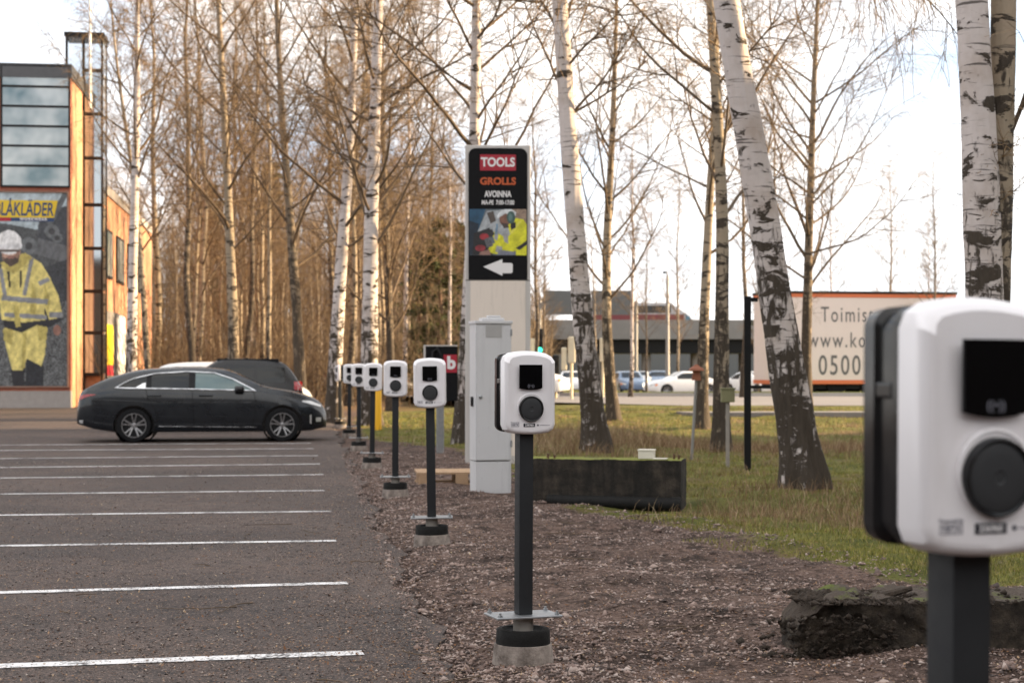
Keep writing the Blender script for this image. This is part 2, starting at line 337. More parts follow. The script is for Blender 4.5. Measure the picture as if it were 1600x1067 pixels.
def copy_tree(o, parent=None):
    c = o.copy(); COL.objects.link(c); c.parent = parent
    for ch in [k for k in bpy.data.objects if k.parent == o]: copy_tree(ch, c)
    return c
def text(body, size, mat, parent, M, name='lettering', bold=0.0, extrude=.0012, sx=1.0, space=1.0, align='CENTER', shear=0):
    cu = bpy.data.curves.new('t', 'FONT'); cu.body = body; cu.size = size; cu.extrude = extrude; cu.offset = bold; cu.align_x = align; cu.align_y = 'CENTER'
    cu.space_character = space; cu.shear = shear; cu.resolution_u = 4
    ob = bpy.data.objects.new('t', cu); COL.objects.link(ob)
    dg = bpy.context.evaluated_depsgraph_get(); me = bpy.data.meshes.new_from_object(ob.evaluated_get(dg)); bpy.data.objects.remove(ob); bpy.data.curves.remove(cu)
    me.transform(Matrix.Diagonal((sx, 1, 1, 1))); me.transform(Matrix.Rotation(R(90), 4, 'X')); me.transform(M)
    me.materials.clear(); return link(name, me, mat, parent)
T = Matrix.Translation
def outline(w, h, r, n=5, arch_t=0, arch_b=0, cz=0):                       # rounded rectangle with arched top and bottom, in (x, z)
    pts = []
    for cx, czz, a0 in ((w/2-r, h/2-r, 0), (-w/2+r, h/2-r, 90), (-w/2+r, -h/2+r, 180), (w/2-r, -h/2+r, 270)):
        for k in range(n+1):
            a = R(a0+90*k/n); pts.append([cx+r*math.cos(a), czz+r*math.sin(a)])
        if a0 in (0, 180) and (arch_t or arch_b):
            s = 1 if a0 == 0 else -1
            for k in range(1, 6):
                xx = s*(w/2-r)*(1-k/3); pts.append([xx, s*h/2])
    for p in pts:
        q = 1-(2*p[0]/w)**2
        if p[1] > 0: p[1] += arch_t*(q-1)*max(0, p[1])/(h/2)
        else: p[1] -= arch_b*(q-1)*max(0, -p[1])/(h/2)
        p[1] += cz
    return [tuple(p) for p in pts]
def raw(name, V, F, mat, parent=None, tint=None, smooth=False):             # numpy arrays -> mesh (all faces the same size)
    V = np.asarray(V, np.float32); F = np.asarray(F, np.int32); k = F.shape[1]
    me = bpy.data.meshes.new(name); me.vertices.add(len(V)); me.vertices.foreach_set('co', V.ravel())
    me.loops.add(F.size); me.loops.foreach_set('vertex_index', F.ravel()); me.polygons.add(len(F))
    me.polygons.foreach_set('loop_start', np.arange(0, F.size, k, dtype=np.int32))
    if smooth: me.polygons.foreach_set('use_smooth', np.ones(len(F), bool))
    me.update(calc_edges=True)
    if tint is not None:
        a = me.attributes.new('tint', 'FLOAT', 'POINT'); a.data.foreach_set('value', np.asarray(tint, np.float32))
    return link(name, me, mat, parent)

# ------------------------------------------------------------------ ground
EDGE = lambda y: .62-.1235*y                                               # right edge of the asphalt
XB_Y = [0, 9.2, 9.9, 10.6, 11.6, 13, 14.2, 15.3, 18, 22, 26.5, 28.5, 30, 36, 42, 60]
XB_X = [30, 30, 2.7, 2.3, 1.95, 1.6, 1.25, .45, .2, -.15, -.9, -1.9, -2.6, -3.3, -4.0, -4.5]
def sstep(a, b, t):
    t = np.clip((t-a)/(b-a), 0, 1); return t*t*(3-2*t)
def tz(x, y):
    x = np.asarray(x, float); y = np.asarray(y, float)
    e = x-EDGE(y)
    bump = .022*np.sin(2.1*x+1.3*y)+.018*np.sin(3.7*y-1.1*x+1)+.012*np.sin(7.3*x+5.1*y)+.010*np.sin(11*y-6*x)
    z = np.where(e < 0, -.035, -.035+.045*sstep(0, .3, e)+sstep(.15, .8, e)*bump)
    mound = .03*np.exp(-((x+.1)/.5)**2-((y-14.5)/1.2)**2)+.10*np.exp(-((x-3.0)/1.0)**2-((y-16.9)/1.0)**2)
    ditch = -.42*np.exp(-((y-33)/4.2)**2)*sstep(1.5, 4.5, x)
    far = .2*sstep(41, 47, y)*sstep(-4, 2, x)
    return np.where((y > 44) & (x > -8), z*(1-sstep(44, 50, y)), z)+(mound+ditch+far)*(e > 0)-.08*sstep(49, 53, y)*(x > -4)-.62*sstep(56, 108, y)*sstep(-7, -2, x)
xs = np.unique(np.concatenate([np.linspace(-400, -40, 14), np.linspace(-40, -6, 24), np.linspace(-6, 12, 150), np.linspace(12, 40, 24), np.linspace(40, 400, 14)]))
ys = np.unique(np.concatenate([np.linspace(-60, 4, 14), np.linspace(4, 22, 170), np.linspace(22, 60, 110), np.linspace(60, 120, 30), np.linspace(120, 900, 20)]))
gx, gy = np.meshgrid(xs, ys); gz = tz(gx, gy)
V = np.stack([gx, gy, gz], -1).reshape(-1, 3); nx, ny = len(xs), len(ys)
ii = (np.arange(ny-1)[:, None]*nx+np.arange(nx-1)[None]).ravel()
ground = raw('ground', V, np.stack([ii, ii+1, ii+nx+1, ii+nx], 1), 'ground_soil', smooth=True); tag(ground, kind='structure')
grassv = sstep(-.35, .35, V[:, 0]-np.interp(V[:, 1], XB_Y, XB_X)); grassv[V[:, 1] > 60] = 1
a = ground.data.attributes.new('grass', 'FLOAT', 'POINT'); a.data.foreach_set('value', grassv.astype(np.float32))
a = ground.data.attributes.new('forest', 'FLOAT', 'POINT'); a.data.foreach_set('value', (sstep(47, 54, V[:, 1]+.3*V[:, 0]*0)*sstep(0, -4, V[:, 0]+.02*V[:, 1])).astype(np.float32))

# parking lot: asphalt slab with a ragged edge, painted lines as parts
mb = MB(); yy = np.arange(-30, 39.01, .12)
ed = EDGE(yy)+.05*np.sin(yy*1.7)+.035*np.sin(yy*5.3+1)+RNG.normal(0, .018, len(yy))
outl = [(float(e), float(q)) for e, q in zip(ed, yy)]+[(-6.5, 46), (-10, 53), (-14, 56.5), (-60, 51), (-60, -30)]
n = len(outl); mb.add([(x, y, 0) for x, y in outl]+[(x, y, -.06) for x, y in outl], [tuple(range(n))]+[(i, i+n, (i+1) % n+n, (i+1) % n) for i in range(n)])
lot = mb.build('parking_lot', 'asphalt'); tag(lot, kind='structure')
for (x1, y1, x0, y0, wd) in ((567, 1020, 0, 1041, .115), (543, 911, 0, 926, .11), (525, 845, 0, 853, .105), (518, 799, 0, 805, .10), (507, 766.5, 0, 772, .10), (505, 741.5, 0, 747, .10), (500, 725, 0, 730.5, .10), (497, 711.8, 0, 716.5, .1), (490, 701, 40, 703.5, .1), (486, 692.5, 60, 695, .1)):
    A = Vector((X(x1, FPX*CH/(y1-HOR)), FPX*CH/(y1-HOR))); B = Vector((X(x0, FPX*CH/(y0-HOR)), FPX*CH/(y0-HOR)))
    dr = (B-A).normalized(); B = A+dr*(B-A).length*1.25; nr = Vector((-dr.y, dr.x))*wd/2; mb = MB(); k = 60; v = []
    for i in range(k+1):
        c = A.lerp(B, i/k); j = random.gauss(0, .004), random.gauss(0, .004)
        v += [(c.x+nr.x*(1+j[0]*12), c.y+nr.y*(1+j[0]*12), .004), (c.x-nr.x*(1+j[1]*12), c.y-nr.y*(1+j[1]*12), .004)]
    mb.add(v, [(2*i, 2*i+1, 2*i+3, 2*i+2) for i in range(k)]); mb.build('parking_line', 'line_paint', lot)
# road beyond the verge, with a kerbed median
def sheet(name, pts, z, mat, parent=None):
    n = len(pts); zf_ = lambda y: z-.62*float(sstep(56, 108, np.array(float(y)))); o = MB().add([(x, y, zf_(y)) for x, y in pts]+[(x, y, zf_(y)-.15) for x, y in pts], [tuple(range(n))]+[(i, i+n, (i+1) % n+n, (i+1) % n) for i in range(n)]).build(name, mat, parent); return o
ry = np.linspace(48, 112, 33); rl = np.interp(ry, [48, 52, 56, 72, 92, 112], [5, 1.5, -2, -5.5, -9, -12]); rv = []; rf = []
for i, (y_, x_) in enumerate(zip(ry, rl)):
    z_ = .215-.62*float(sstep(56, 108, np.array(y_))); rv += [(x_, y_, z_), (130, y_+(4 if i == 0 else 0)*0, z_)]
    if i: rf.append((2*i-2, 2*i-1, 2*i+1, 2*i))
road = MB().add(rv, rf).build('road', 'road_surface'); tag(road, kind='structure')
med = sheet('road_median', [(2.5, 66), (60, 70), (60, 74), (2, 70.5)], .36, 'kerb' if 'kerb' in MATS else 'plinth'); tag(med, kind='structure')
sheet('median_turf', [(2.9, 66.4), (59, 70.3), (59, 73.6), (2.5, 70.1)], .385, 'median_grass' if 'median_grass' in MATS else 'grass_flat' if 'grass_flat' in MATS else 'olive_box', med)
path = sheet('footpath', [(4.5, 42.6), (60, 45.5), (60, 47.0), (4.3, 43.7)], .16, 'road_surface'); tag(path, kind='structure')

# ------------------------------------------------------------------ building with the workwear poster
def paint_canvas(w, h, bgc):
    return np.ones((h, w, 3))*np.array(bgc)
def inpoly(gx, gy, poly):
    c = np.zeros(gx.shape, bool); j = len(poly)-1
    for i in range(len(poly)):
        xi, yi = poly[i]; xj, yj = poly[j]
        c ^= ((yi > gy) != (yj > gy)) & (gx < (xj-xi)*(gy-yi)/((yj-yi) or 1e-9)+xi); j = i
    return c
class Canvas:
    def __init__(s, w, h, x0, x1, y0, y1, bgc, seed=0):                     # photo-like coordinates, y down
        s.w, s.h = w, h; s.c = paint_canvas(w, h, bgc); s.gx, s.gy = np.meshgrid(np.linspace(x0, x1, w), np.linspace(y0, y1, h)); s.r = np.random.default_rng(seed)
    def poly(s, pts, col, var=0):
        m = inpoly(s.gx, s.gy, pts); s.c[m] = np.array(col)*(1+var*s.r.normal(0, 1, (m.sum(), 1)))
    def ell(s, cx, cy, rx, ry, col, var=0):
        m = ((s.gx-cx)/rx)**2+((s.gy-cy)/ry)**2 < 1; s.c[m] = np.array(col)*(1+var*s.r.normal(0, 1, (m.sum(), 1)))
    def line(s, x0, y0, x1, y1, t, col):
        L_ = math.hypot(x1-x0, y1-y0); a = (-(y1-y0)/L_*t/2, (x1-x0)/L_*t/2); s.poly([(x0+a[0], y0+a[1]), (x1+a[0], y1+a[1]), (x1-a[0], y1-a[1]), (x0-a[0], y0-a[1])], col)
    def folds(s, amt=.35):                                                  # cloth folds and tonal unevenness of the printed photograph
        from mathutils import noise as mn
        f = np.array([[mn.noise((x*.16+.05*y, y*.10, 1.3))+.6*mn.noise((x*.42, y*.30+.2*x, 4.1))+.4*mn.noise((x*1.1, y*.9, 7.7)) for x in s.gx[0]] for y in s.gy[:, 0]]); s.c *= (1+amt*f)[..., None]
    def mesh(s, name, W_, H_, parent, loc):                                 # W_ x H_ metres, facing -Y, centre at loc
        gx, gz = np.meshgrid(np.linspace(-W_/2, W_/2, s.w), np.linspace(H_/2, -H_/2, s.h)); V = np.stack([gx, np.zeros_like(gx), gz], -1).reshape(-1, 3)
        i = (np.arange(s.h-1)[:, None]*s.w+np.arange(s.w-1)[None]).ravel(); o = raw(name, V, np.stack([i, i+s.w, i+s.w+1, i+1], 1), 'poster_print', parent)
        c = np.concatenate([np.clip(s.c, 0, 1).reshape(-1, 3), np.ones((s.w*s.h, 1))], 1)
        at = o.data.color_attributes.new('ink', 'FLOAT_COLOR', 'POINT'); at.data.foreach_set('color', c.astype(np.float32).ravel()); o.location = loc; return o

BY = 54.0; BX = X(110, BY); ROT = math.atan(.126)
bld = thing('brick_building', 'red brick building with workwear poster, glazed band and glass stair tower', 'building', (BX, BY, 0), ROT)
k = BY/FPX
def bz(py, Y=BY): return Zz(py, Y)
H1 = bz(101)
WL = 16                                                                    # wall length to the left (off frame)
MB().box(-WL, 0, 0, .35, .55, H1-.45).build('front_wall', 'brick_red', bld, uv=True)
MB().box(-WL, .012, -.012, .36, -.1, .55).build('plinth', 'plinth', bld)
MB().box(-WL, .05, -.05, 9, H1-.45, H1).build('parapet', 'roof_metal', bld)
MB().box(-.35, .004, .352, 3.0, -.1, H1-.46).build('side_wall', 'brick_sunlit', bld, uv=True)
MB().box(-WL, -.36, .4, 9, .0, H1-.5).build('core_wall', 'brick_red', bld, uv=True)
# glazed band: six panes between dark frames
gx0, gx1 = -2.14, -.06; gz1, gz0 = bz(106), bz(291)
fr = MB(); fr.box(gx0-.06, gx0, -.05, .0, gz0-.06, gz1+.06).box(gx1, gx1+.06, -.05, 0, gz0-.06, gz1+.06).box(gx0, gx1, -.05, 0, gz1, gz1+.06).box(gx0, gx1, -.05, 0, gz0-.06, gz0)
fr = fr.build('window_frame', 'dark_frame', bld); row = (gz1-gz0)/6
for i in range(6):
    z0 = gz0+i*row
    MB().box(gx0, gx1, -.02, -.004, z0+(.035 if i else 0), z0+row-.035).build('pane', 'facade_glass', fr)
    if i: MB().box(gx0, gx1, -.048, -.003, z0-.035, z0+.035).build('mullion', 'dark_frame', fr)
# poster
px0, px1, py0, py1 = -75, 105, 302, 603
cv = Canvas(150, 240, px0, px1, py0, py1, (.30, .33, .36), 3)
gxn, gyn = cv.gx, cv.gy
cv.c[:] = (np.array([.42, .50, .55])[None, None]*(1-.25*((gyn-302)/120).clip(0, 1)[..., None]))
cv.poly([(-75, 370), (-30, 345), (20, 352), (60, 360), (106, 330), (106, 480), (-75, 480)], (.07, .075, .08), .25)
cv.poly([(62, 345), (78, 328), (106, 322), (106, 400), (58, 400)], (.055, .06, .07), .2); cv.line(104, 300, 78, 352, 9, (.10, .11, .12)); cv.line(58, 385, 106, 398, 26, (.12, .125, .135))
for (x_, y_, r_) in ((47, 385, 13), (82, 362, 11), (90, 372, 8)): cv.ell(x_, y_, r_, r_, (.13, .14, .15), .1); cv.ell(x_, y_, r_*.45, r_*.45, (.05, .05, .055))
cv.poly([(-75, 470), (60, 462), (106, 455), (106, 604), (-75, 604)], (.10, .105, .11), .55)
cv.poly([(55, 425), (106, 405), (106, 470), (60, 480)], (.04, .043, .05), .3)
Y1, Y2 = (.66, .56, .19), (.46, .38, .11)
cv.poly([(20, 580), (28, 560), (42, 560), (40, 604), (24, 604)], (.02, .02, .025)); cv.poly([(43, 555), (68, 553), (70, 604), (42, 604)], (.02, .022, .028), .3)   # boots
cv.poly([(10, 512), (74, 505), (72, 552), (66, 572), (44, 560), (38, 578), (22, 578), (12, 540)], Y1, .07); cv.poly([(38, 520), (44, 520), (41, 575), (36, 575)], Y2, .1)
cv.poly([(8, 515), (24, 512), (22, 540), (9, 532)], Y2, .1); cv.poly([(60, 508), (76, 504), (74, 530), (62, 532)], Y2, .1)
cv.poly([(4, 480), (90, 478), (98, 500), (78, 512), (60, 508), (36, 520), (10, 512)], (.02, .02, .025), .1)
cv.poly([(0, 425), (14, 408), (45, 398), (66, 412), (78, 432), (92, 462), (99, 495), (78, 500), (70, 478), (72, 500), (40, 504), (6, 500), (2, 470), (-8, 500), (-24, 498), (-14, 450)], Y1, .06)
cv.poly([(52, 440), (60, 470), (56, 498), (48, 496)], Y2, .08); cv.poly([(70, 440), (80, 470), (76, 490), (70, 470)], Y2, .08)
for a_ in ((4, 420, 12, 468, 6), (52, 403, 40, 462, 6), (6, 466, 76, 472, 8), (10, 492, 74, 496, 7), (62, 444, 78, 436, 7), (78, 492, 98, 492, 8), (26, 448, 26, 492, 0)): 
    if a_[4]: cv.line(*a_, (.23, .235, .25))
cv.poly([(24, 478), (32, 478), (35, 510), (27, 512)], Y2); cv.poly([(14, 425), (18, 425), (20, 450), (17, 450)], (.05, .045, .03)); cv.poly([(33, 423), (37, 423), (36, 450), (33, 450)], (.05, .045, .03))
cv.poly([(4, 412), (20, 402), (42, 396), (52, 404), (40, 416), (24, 428), (10, 420)], Y2, .05)
cv.ell(90, 516, 6, 8, (.26, .13, .10)); cv.ell(20, 396, 14, 19, (.46, .28, .21), .04); cv.poly([(24, 385), (34, 388), (33, 404), (25, 408)], (.33, .19, .14), .04)
cv.poly([(7, 400), (11, 405), (15, 401), (25, 401), (29, 405), (33, 399), (31, 411), (20, 418), (10, 411)], (.085, .058, .046), .15); cv.poly([(14, 402), (26, 402), (24, 405), (15, 405)], (.28, .13, .11)); cv.line(9, 391, 16, 391, 2, (.05, .03, .03)); cv.line(23, 391, 31, 391, 2, (.05, .03, .03)); cv.poly([(19, 391), (21, 391), (23, 400), (18, 400)], (.38, .22, .17))
cv.ell(17, 380, 19, 19, (.74, .74, .75), .02); cv.poly([(-4, 384), (37, 382), (36, 390), (-2, 390)], (.66, .66, .68)); cv.poly([(-6, 391), (34, 391), (33, 394), (-2, 394)], (.12, .09, .08))
cv.folds(.42); poster_w = (px1-px0)*k; poster_h = bz(py0)-bz(py1)
po = cv.mesh('poster', poster_w, poster_h, bld, (-(110-(px0+px1)/2)*k, -.03, (bz(py0)+bz(py1))/2))
def on_poster(px, py, d=0): return T(((px-(px0+px1)/2)*k, -.004-d, (bz(py)-(bz(py0)+bz(py1))/2)))
mb = MB(); x0, x1, z0, z1 = (-30-15)*k, (91-15)*k, bz(341)-(bz(py0)+bz(py1))/2, bz(314)-(bz(py0)+bz(py1))/2; mb.prism([(x0, z0), (x1-.12, z0), (x1, z1), (x0, z1)], -.012, -.002); mb.build('brand_band', 'print_yellow', po)
MB().box((-30-15)*k, (20-15)*k, -.010, -.002, z0-.12, z0).build('red_band', 'print_red', po); MB().box((20-15)*k, (91-15)*k-.12, -.010, -.002, z0-.12, z0).build('blue_band', 'print_blue', po)
text('BLÅKLÄDER', .60, 'print_blue', po, on_poster(39.5, 329, .010), bold=.012, sx=.575, shear=.10)
text('WORKWEAR', .125, 'print_white', po, on_poster(54, 343.6, .008), bold=.004, space=1.25)
pf = MB(); hw, hh = poster_w/2, poster_h/2
MB().box(-hw-.05, -hw, -.04, .028, -hh-.05, hh+.05).box(hw, hw+.05, -.04, .028, -hh-.05, hh+.05).box(-hw, hw, -.04, .028, hh, hh+.05).box(-hw, hw, -.04, .028, -hh-.05, -hh).build('poster_frame', 'brick_red', po)
# glass stair tower on the far end of the lit side wall
TY = 3.05; tX0, tX1 = .02, .68; th = Zz(57, BY+3)
tw = MB(); tw.box(-.58, -.50, TY, TY+.06, H1, th).box(tX0-.04, tX0+.05, TY, TY+.06, 0, th).box(tX1-.07, tX1, TY, TY+.06, 0, th).box(tX1-.05, tX1, TY+1.2, TY+1.26, 0, th)
tw.box(-.62, tX1+.05, TY-.05, TY+1.32, th, th+.14); tower = tw.build('tower_frame', 'dark_frame', bld)
for i, py in enumerate([110, 178, 247, 320, 388, 455, 520, 585]):
    z = Zz(py, BY+3); zt = Zz([57, 110, 178, 247, 320, 388, 455, 520][i], BY+3)
    MB().box(tX0+.05, tX1-.05, TY+.005, TY+.055, z-.06, z+.06).build('mullion', 'dark_frame', tower)
    gm = 'clear_glass' if i < 1 else 'mirror_glass'
    MB().box(tX0+.05, tX1-.05, TY+.02, TY+.035, z+.04, zt-.04).build('pane', gm, tower)
    MB().box(tX1-.035, tX1-.02, TY+.07, TY+1.2, z+.04, zt-.04).build('pane', gm, tower)
MB().box(-.50, tX0, TY+.02, TY+.035, H1+.01, th).build('pane', 'clear_glass', tower)
MB().box(-.2, tX1-.08, TY+.25, TY+1.1, .0, H1-1).build('stair_wall', 'brick_sunlit', tower, uv=True)
MB().tube([(.26, TY-.12, Zz(170, BY+3)), (.26, TY-.12, Zz(-120, BY+3))], [.05, .035], 10).build('mast', 'print_white', bld)
MB().box(.2, .3, TY-.15, TY, Zz(165, BY+3)-.05, Zz(165, BY+3)+.05).build('mast_bracket', 'dark_frame', bld)
# rear wing
wz = 8.0
MB().box(-9, .30, TY+1.35, 26, -.1, wz-.35).build('wing_wall', 'brick_sunlit', bld, uv=True)
MB().box(-9, .36, TY+1.33, 26, wz-.35, wz).build('wing_cornice', 'plinth', bld)
for q in range(4):
    y0 = TY+3.2+q*4.2; wf = MB().box(.30, .36, y0, y0+2.6, 4.6, 6.4).build('wing_window', 'dark_frame', bld)
    for r_ in range(3): MB().box(.361, .372, y0+.10+r_*.82, y0+.82+r_*.82, 4.7, 6.3).build('pane', 'facade_glass', wf)
ban = MB().box(.30, .34, TY+1.5, 14, .8, 3.4).build('wall_banner', 'bridge_concrete', bld); MB().box(.341, .35, TY+3.6, TY+6.2, 1.4, 2.9).build('yellow_panel', 'print_yellow', ban); MB().box(.341, .35, TY+3.6, TY+6.2, 1.0, 1.39).build('red_panel', 'print_red', ban)
mb = MB().prism(outline(3.6, 2.5, 1.1, 6), 0, .03); oo = mb.build('white_panel', 'print_white', ban); oo.rotation_euler = (0, 0, R(90)); oo.location = (.375, TY+9, 2.1)

# unseen building added beyond the right edge to throw long low shade over the lot
wh = thing('shade_block', 'plain dark building added outside the view to shade the lot', 'building', (25, -10, 0), 0)
MB().box(0, 14, -50, 50, 0, 9.6).build('wall', 'blocker_dark', wh); MB().box(-.3, 14.3, -50.3, 50.3, 9.6, 9.9).build('roof', 'roof_metal', wh)
for q in range(8): MB().box(-.05, -.003, 3+q*6, 6+q*6, 3, 4.4).build('window', 'facade_glass', wh)
MB().box(-.05, -.003, 49.5, 51, 0, 2.2).build('door', 'dark_frame', wh)

hl = thing('rear_dark_block', 'plain dark building added unseen behind the camera to darken reflections', 'building', (-30, -20, 0), 0)  # added unseen building, darkens screen reflections and camera-side sky light
MB().box(0, 52, -10, 0, 0, 9.5).build('wall', 'blocker_dark', hl); MB().box(-.4, 52.4, -10.4, .4, 9.5, 9.9).build('roof', 'roof_metal', hl)
for q in range(12): MB().box(1.5+q*4.2, 3.3+q*4.2, .003, .05, 2.4, 4.0).build('window', 'facade_glass', hl)

# ------------------------------------------------------------------ chargers
def make_charger():
    t = thing('charging_station', 'x', 'charger', group='charging stations in a row along the lot edge')
    zc = 1.215
    O = lambda s, dz=0: [(x*s, (z-zc)*s+zc) for x, z in outline(.242, .372, .030, 6, .020, .016, zc)]
    def O2(i):                                                             # inset outline
        return outline(.242-2*i, .372-2*i, max(.010, .032-i*.5), 2, .018, .014, zc)
    rings = [[(x, y, z) for x, z in O2(i)] for y, i in ((-.012, .002), (-.014, 0), (-.058, .0005), (-.066, .0025), (-.072, .007), (-.0748, .012), (-.0755, .020))]
    def lean(p):
        d_ = p[2]-(zc+.186-.052); return (p[0], p[1]+(max(0, d_)**1.1)*1.15 if p[1] < -.03 else p[1], p[2])
    rings = [[lean(p) for p in r] for r in rings]
    cover = MB().layers(rings).build('cover', 'white_plastic', t, True, 24)
    back = [[(x*1.0, y, z) for x, z in outline(.236-2*i, .364-2*i, .026, 6, .010, .010, zc-.002)] for y, i in ((-.012, .004), (.010, .003), (.016, .010), (.050, .010), (.056, .002), (.086, .004))]
    bk = MB().layers(back).build('back_housing', 'black_plastic', t, True, 32)
    MB().box(-.1075, -.1065, .022, .044, zc-.122, zc-.102).build('sticker', 'print_white', bk)
    for zz in (.05,): MB().bbox(-.1155, -.105, .012, .054, zc+zz-.012, zc+zz+.012, .004).build('clip', 'black_plastic', bk)
    # screen: straight top, gently curved bottom
    sc = [(-.054, zc+.124), (-.054, zc+.020)]+[(-.054+.108*q/10, zc+.020-.0075*(1-(2*q/10-1)**2)) for q in range(1, 10)]+[(.054, zc+.020), (.054, zc+.124)]
    scr = MB().prism(sc, -.0775, -.072).build('screen', 'screen_glass', t)
    text('((•))', .020, 'sticker_grey', scr, T((0, -.0778, zc+.030)), 'contactless_mark', extrude=.0004)
    # socket: pale recess, dark ring and domed lid
    Mk = T((.001, -.0735, zc-.072)) @ Matrix.Rotation(R(90), 4, 'X')
    MB().lathe([(.0640, -.004), (.0640, .0022), (.0600, .0034), (.0575, .0015)], 40, T((.001, -.0735, zc-.066)) @ Matrix.Rotation(R(90), 4, 'X')).build('socket_recess', 'white_plastic', t, True, 30)
    sk = MB().lathe([(.0575, -.004), (.0575, .010), (.0565, .0125), (.054, .0135), (.0505, .0125), (.0490, .0095)], 44, Mk).build('socket_ring', 'black_plastic', t, True, 35)
    MB().lathe([(.0490, .004), (.0490, .0098), (.044, .0112), (.030, .0122), (.0105, .0126), (.0085, .0116), (.002, .0116)], 44, Mk).build('socket_lid', 'grey_lid', sk, True, 25)
    # labels
    text('Powered by', .0085, 'sticker_grey', cover, T((-.074, -.0758, zc-.132)), bold=.0001, extrude=.0003)
    lb = MB(); x0, x1, z0, z1, tk = -.093, -.055, zc-.151, zc-.137, .0014
    lb.box(x0, x1, -.0762, -.0755, z1-tk, z1).box(x0, x1, -.0762, -.0755, z0, z0+tk).box(x0, x0+tk, -.0762, -.0755, z0+tk, z1-tk).box(x1-tk, x1, -.0762, -.0755, z0+tk, z1-tk).build('logo_frame', 'sticker_grey', cover)
    text('VIRTA', .0115, 'sticker_grey', cover, T((-.074, -.0758, zc-.1442)), bold=.0003, extrude=.0003)
    pl = MB().box(-.034, .020, -.0764, -.0755, zc-.152, zc-.1365).build('number_plate', 'sticker_dark', cover)
    text('236960', .0135, 'print_white', pl, T((-.007, -.0766, zc-.1444)), bold=.0003, extrude=.0003)
    MB().lathe([(.0042, 0), (.0042, .0007), (.0030, .0007), (.0030, 0)], 16, T((.034, -.0755, zc-.1445)) @ Matrix.Rotation(R(90), 4, 'X')).build('round_mark', 'sticker_grey', cover)
    text('Chargepoint', .0075, 'sticker_grey', cover, T((.066, -.0758, zc-.1448)), 'small_print', extrude=.0003) if False else MB().box(.042, .092, -.0760, -.0755, zc-.1456, zc-.1440).build('small_print', 'sticker_grey', cover)
    # post, plate, bolts, stub and footing
    MB().bbox(-.033, .033, -.025, .041, .222, zc+.10, .004).build('post', 'post_paint', t, True, 30)
    pp = MB().bbox(-.155, .155, -.085, .105, .212, .2215, .003).build('base_plate', 'galvanised', t)
    for bx_ in (-.135, .135):
        for by_ in (-.062, .082): MB().lathe([(.011, .2215), (.011, .230), (.006, .230), (.006, .240)], 6, T((bx_, by_, 0))).build('bolt', 'galvanised', pp)
    MB().lathe([(.045, .13), (.045, .2118)], 20, T((0, .01, 0))).build('pipe_stub', 'post_weathered', t, True)
    ft = MB().lathe([(.147, -.12), (.141, -.02), (.133, .06), (.129, .090), (.112, .094)], 32, T((0, .01, 0))).build('footing', 'footing_concrete', t, True, 50)
    MB().lathe([(.118, .088), (.1225, .091), (.1215, .118), (.1200, .150), (.1165, .157), (.096, .158), (.086, .146), (.046, .144)], 32, T((0, .01, 0))).build('rubber_collar', 'rubber', ft, True, 50)
    return t
CH0 = make_charger()
chs = [(1515, 1095, 21, .03, 'white charging station on grey post standing closest of the row, cut by the right edge'),
       (818.5, 351, 20, 0, 'white charging station in sharp focus in front of the tall grey cabinet'),
       (674.5, 211, 3, -.005, 'white charging station just left of the wooden pallet'),
       (617, 154, 4, -.005, 'white charging station just right of the yellow post'),
       (580.5, 119, 5, -.02, 'white charging station whose box overlaps the yellow post, fifth along the row'),
       (560, 98, 4, -.02, 'white charging station partly hidden behind the fifth one of the row'),
       (545, 82.5, 4, -.02, 'small white charging station next to last in the row'),
       (530.5, 71.5, -68, -.02, 'farthest white charging station, turned sideways with its dark side showing')]
for i, (px, sc, a, dz, lab) in enumerate(chs):
    o = CH0 if i == 0 else copy_tree(CH0)
    o.location = ((px-800)/sc, FPX/sc+.06, dz); o.rotation_euler = (0, R(random.uniform(-.9, .9)), R(a)); o['label'] = lab

# ------------------------------------------------------------------ pylon sign, cabinet, pallet and the small things
SY = 23.0; ks = SY/FPX
def sz(py): return Zz(py, SY)
pyl = thing('pylon_sign', 'tall beige pylon sign with black shop panel and white arrow pointing left', 'sign', (X(778, SY), SY, 0), R(2))
hw = 51*ks
MB().bbox(-hw, hw, 0, .26, -.1, sz(227), .012).build('body', 'sign_frame', pyl)
MB().box(-hw+.07, hw-.07, -.006, -.0005, .1, sz(438)-.004).build('lower_panel', 'sign_panel', pyl)
pw = 46*ks
bo = outline(2*pw, sz(232)-sz(437), .10, 6, 0, 0, (sz(232)+sz(437))/2); bo = [(x, z) if z > sz(400) else (math.copysign(pw, x), sz(437)) for x, z in bo]
bp = MB().prism(bo, -.012, -.0005).build('black_panel', 'print_black', pyl)
def ps(px, py, d=.013): return T(((px-779)*ks, -d, sz(py)))
MB().box((751-779)*ks, (807-779)*ks, -.016, -.0125, sz(267), sz(242)).build('red_plate', 'print_red', bp)
text('TOOLS', .17, 'print_white', bp, ps(779, 254.5, .017), bold=.006, sx=.86)
text('GROLLS', .135, 'print_orange', bp, ps(779, 284), bold=.005, sx=1.02)
text('AVOINNA', .118, 'print_white', bp, ps(779, 304), bold=.004, sx=.68)
text('MA-PE  7:00-17:00', .085, 'print_white', bp, ps(779, 317), bold=.0025, sx=.70)
cv = Canvas(120, 98, 735, 823, 327, 399, (.10, .12, .14), 8)
cv.poly([(735, 327), (760, 327), (745, 372), (735, 380)], (.02, .07, .13)); cv.poly([(762, 330), (800, 327), (800, 372), (748, 362)], (.36, .38, .40), .08); cv.poly([(762, 333), (772, 330), (776, 345), (768, 350)], (.09, .07, .06)); cv.poly([(800, 327), (823, 327), (823, 350), (805, 345)], (.28, .20, .15), .25)
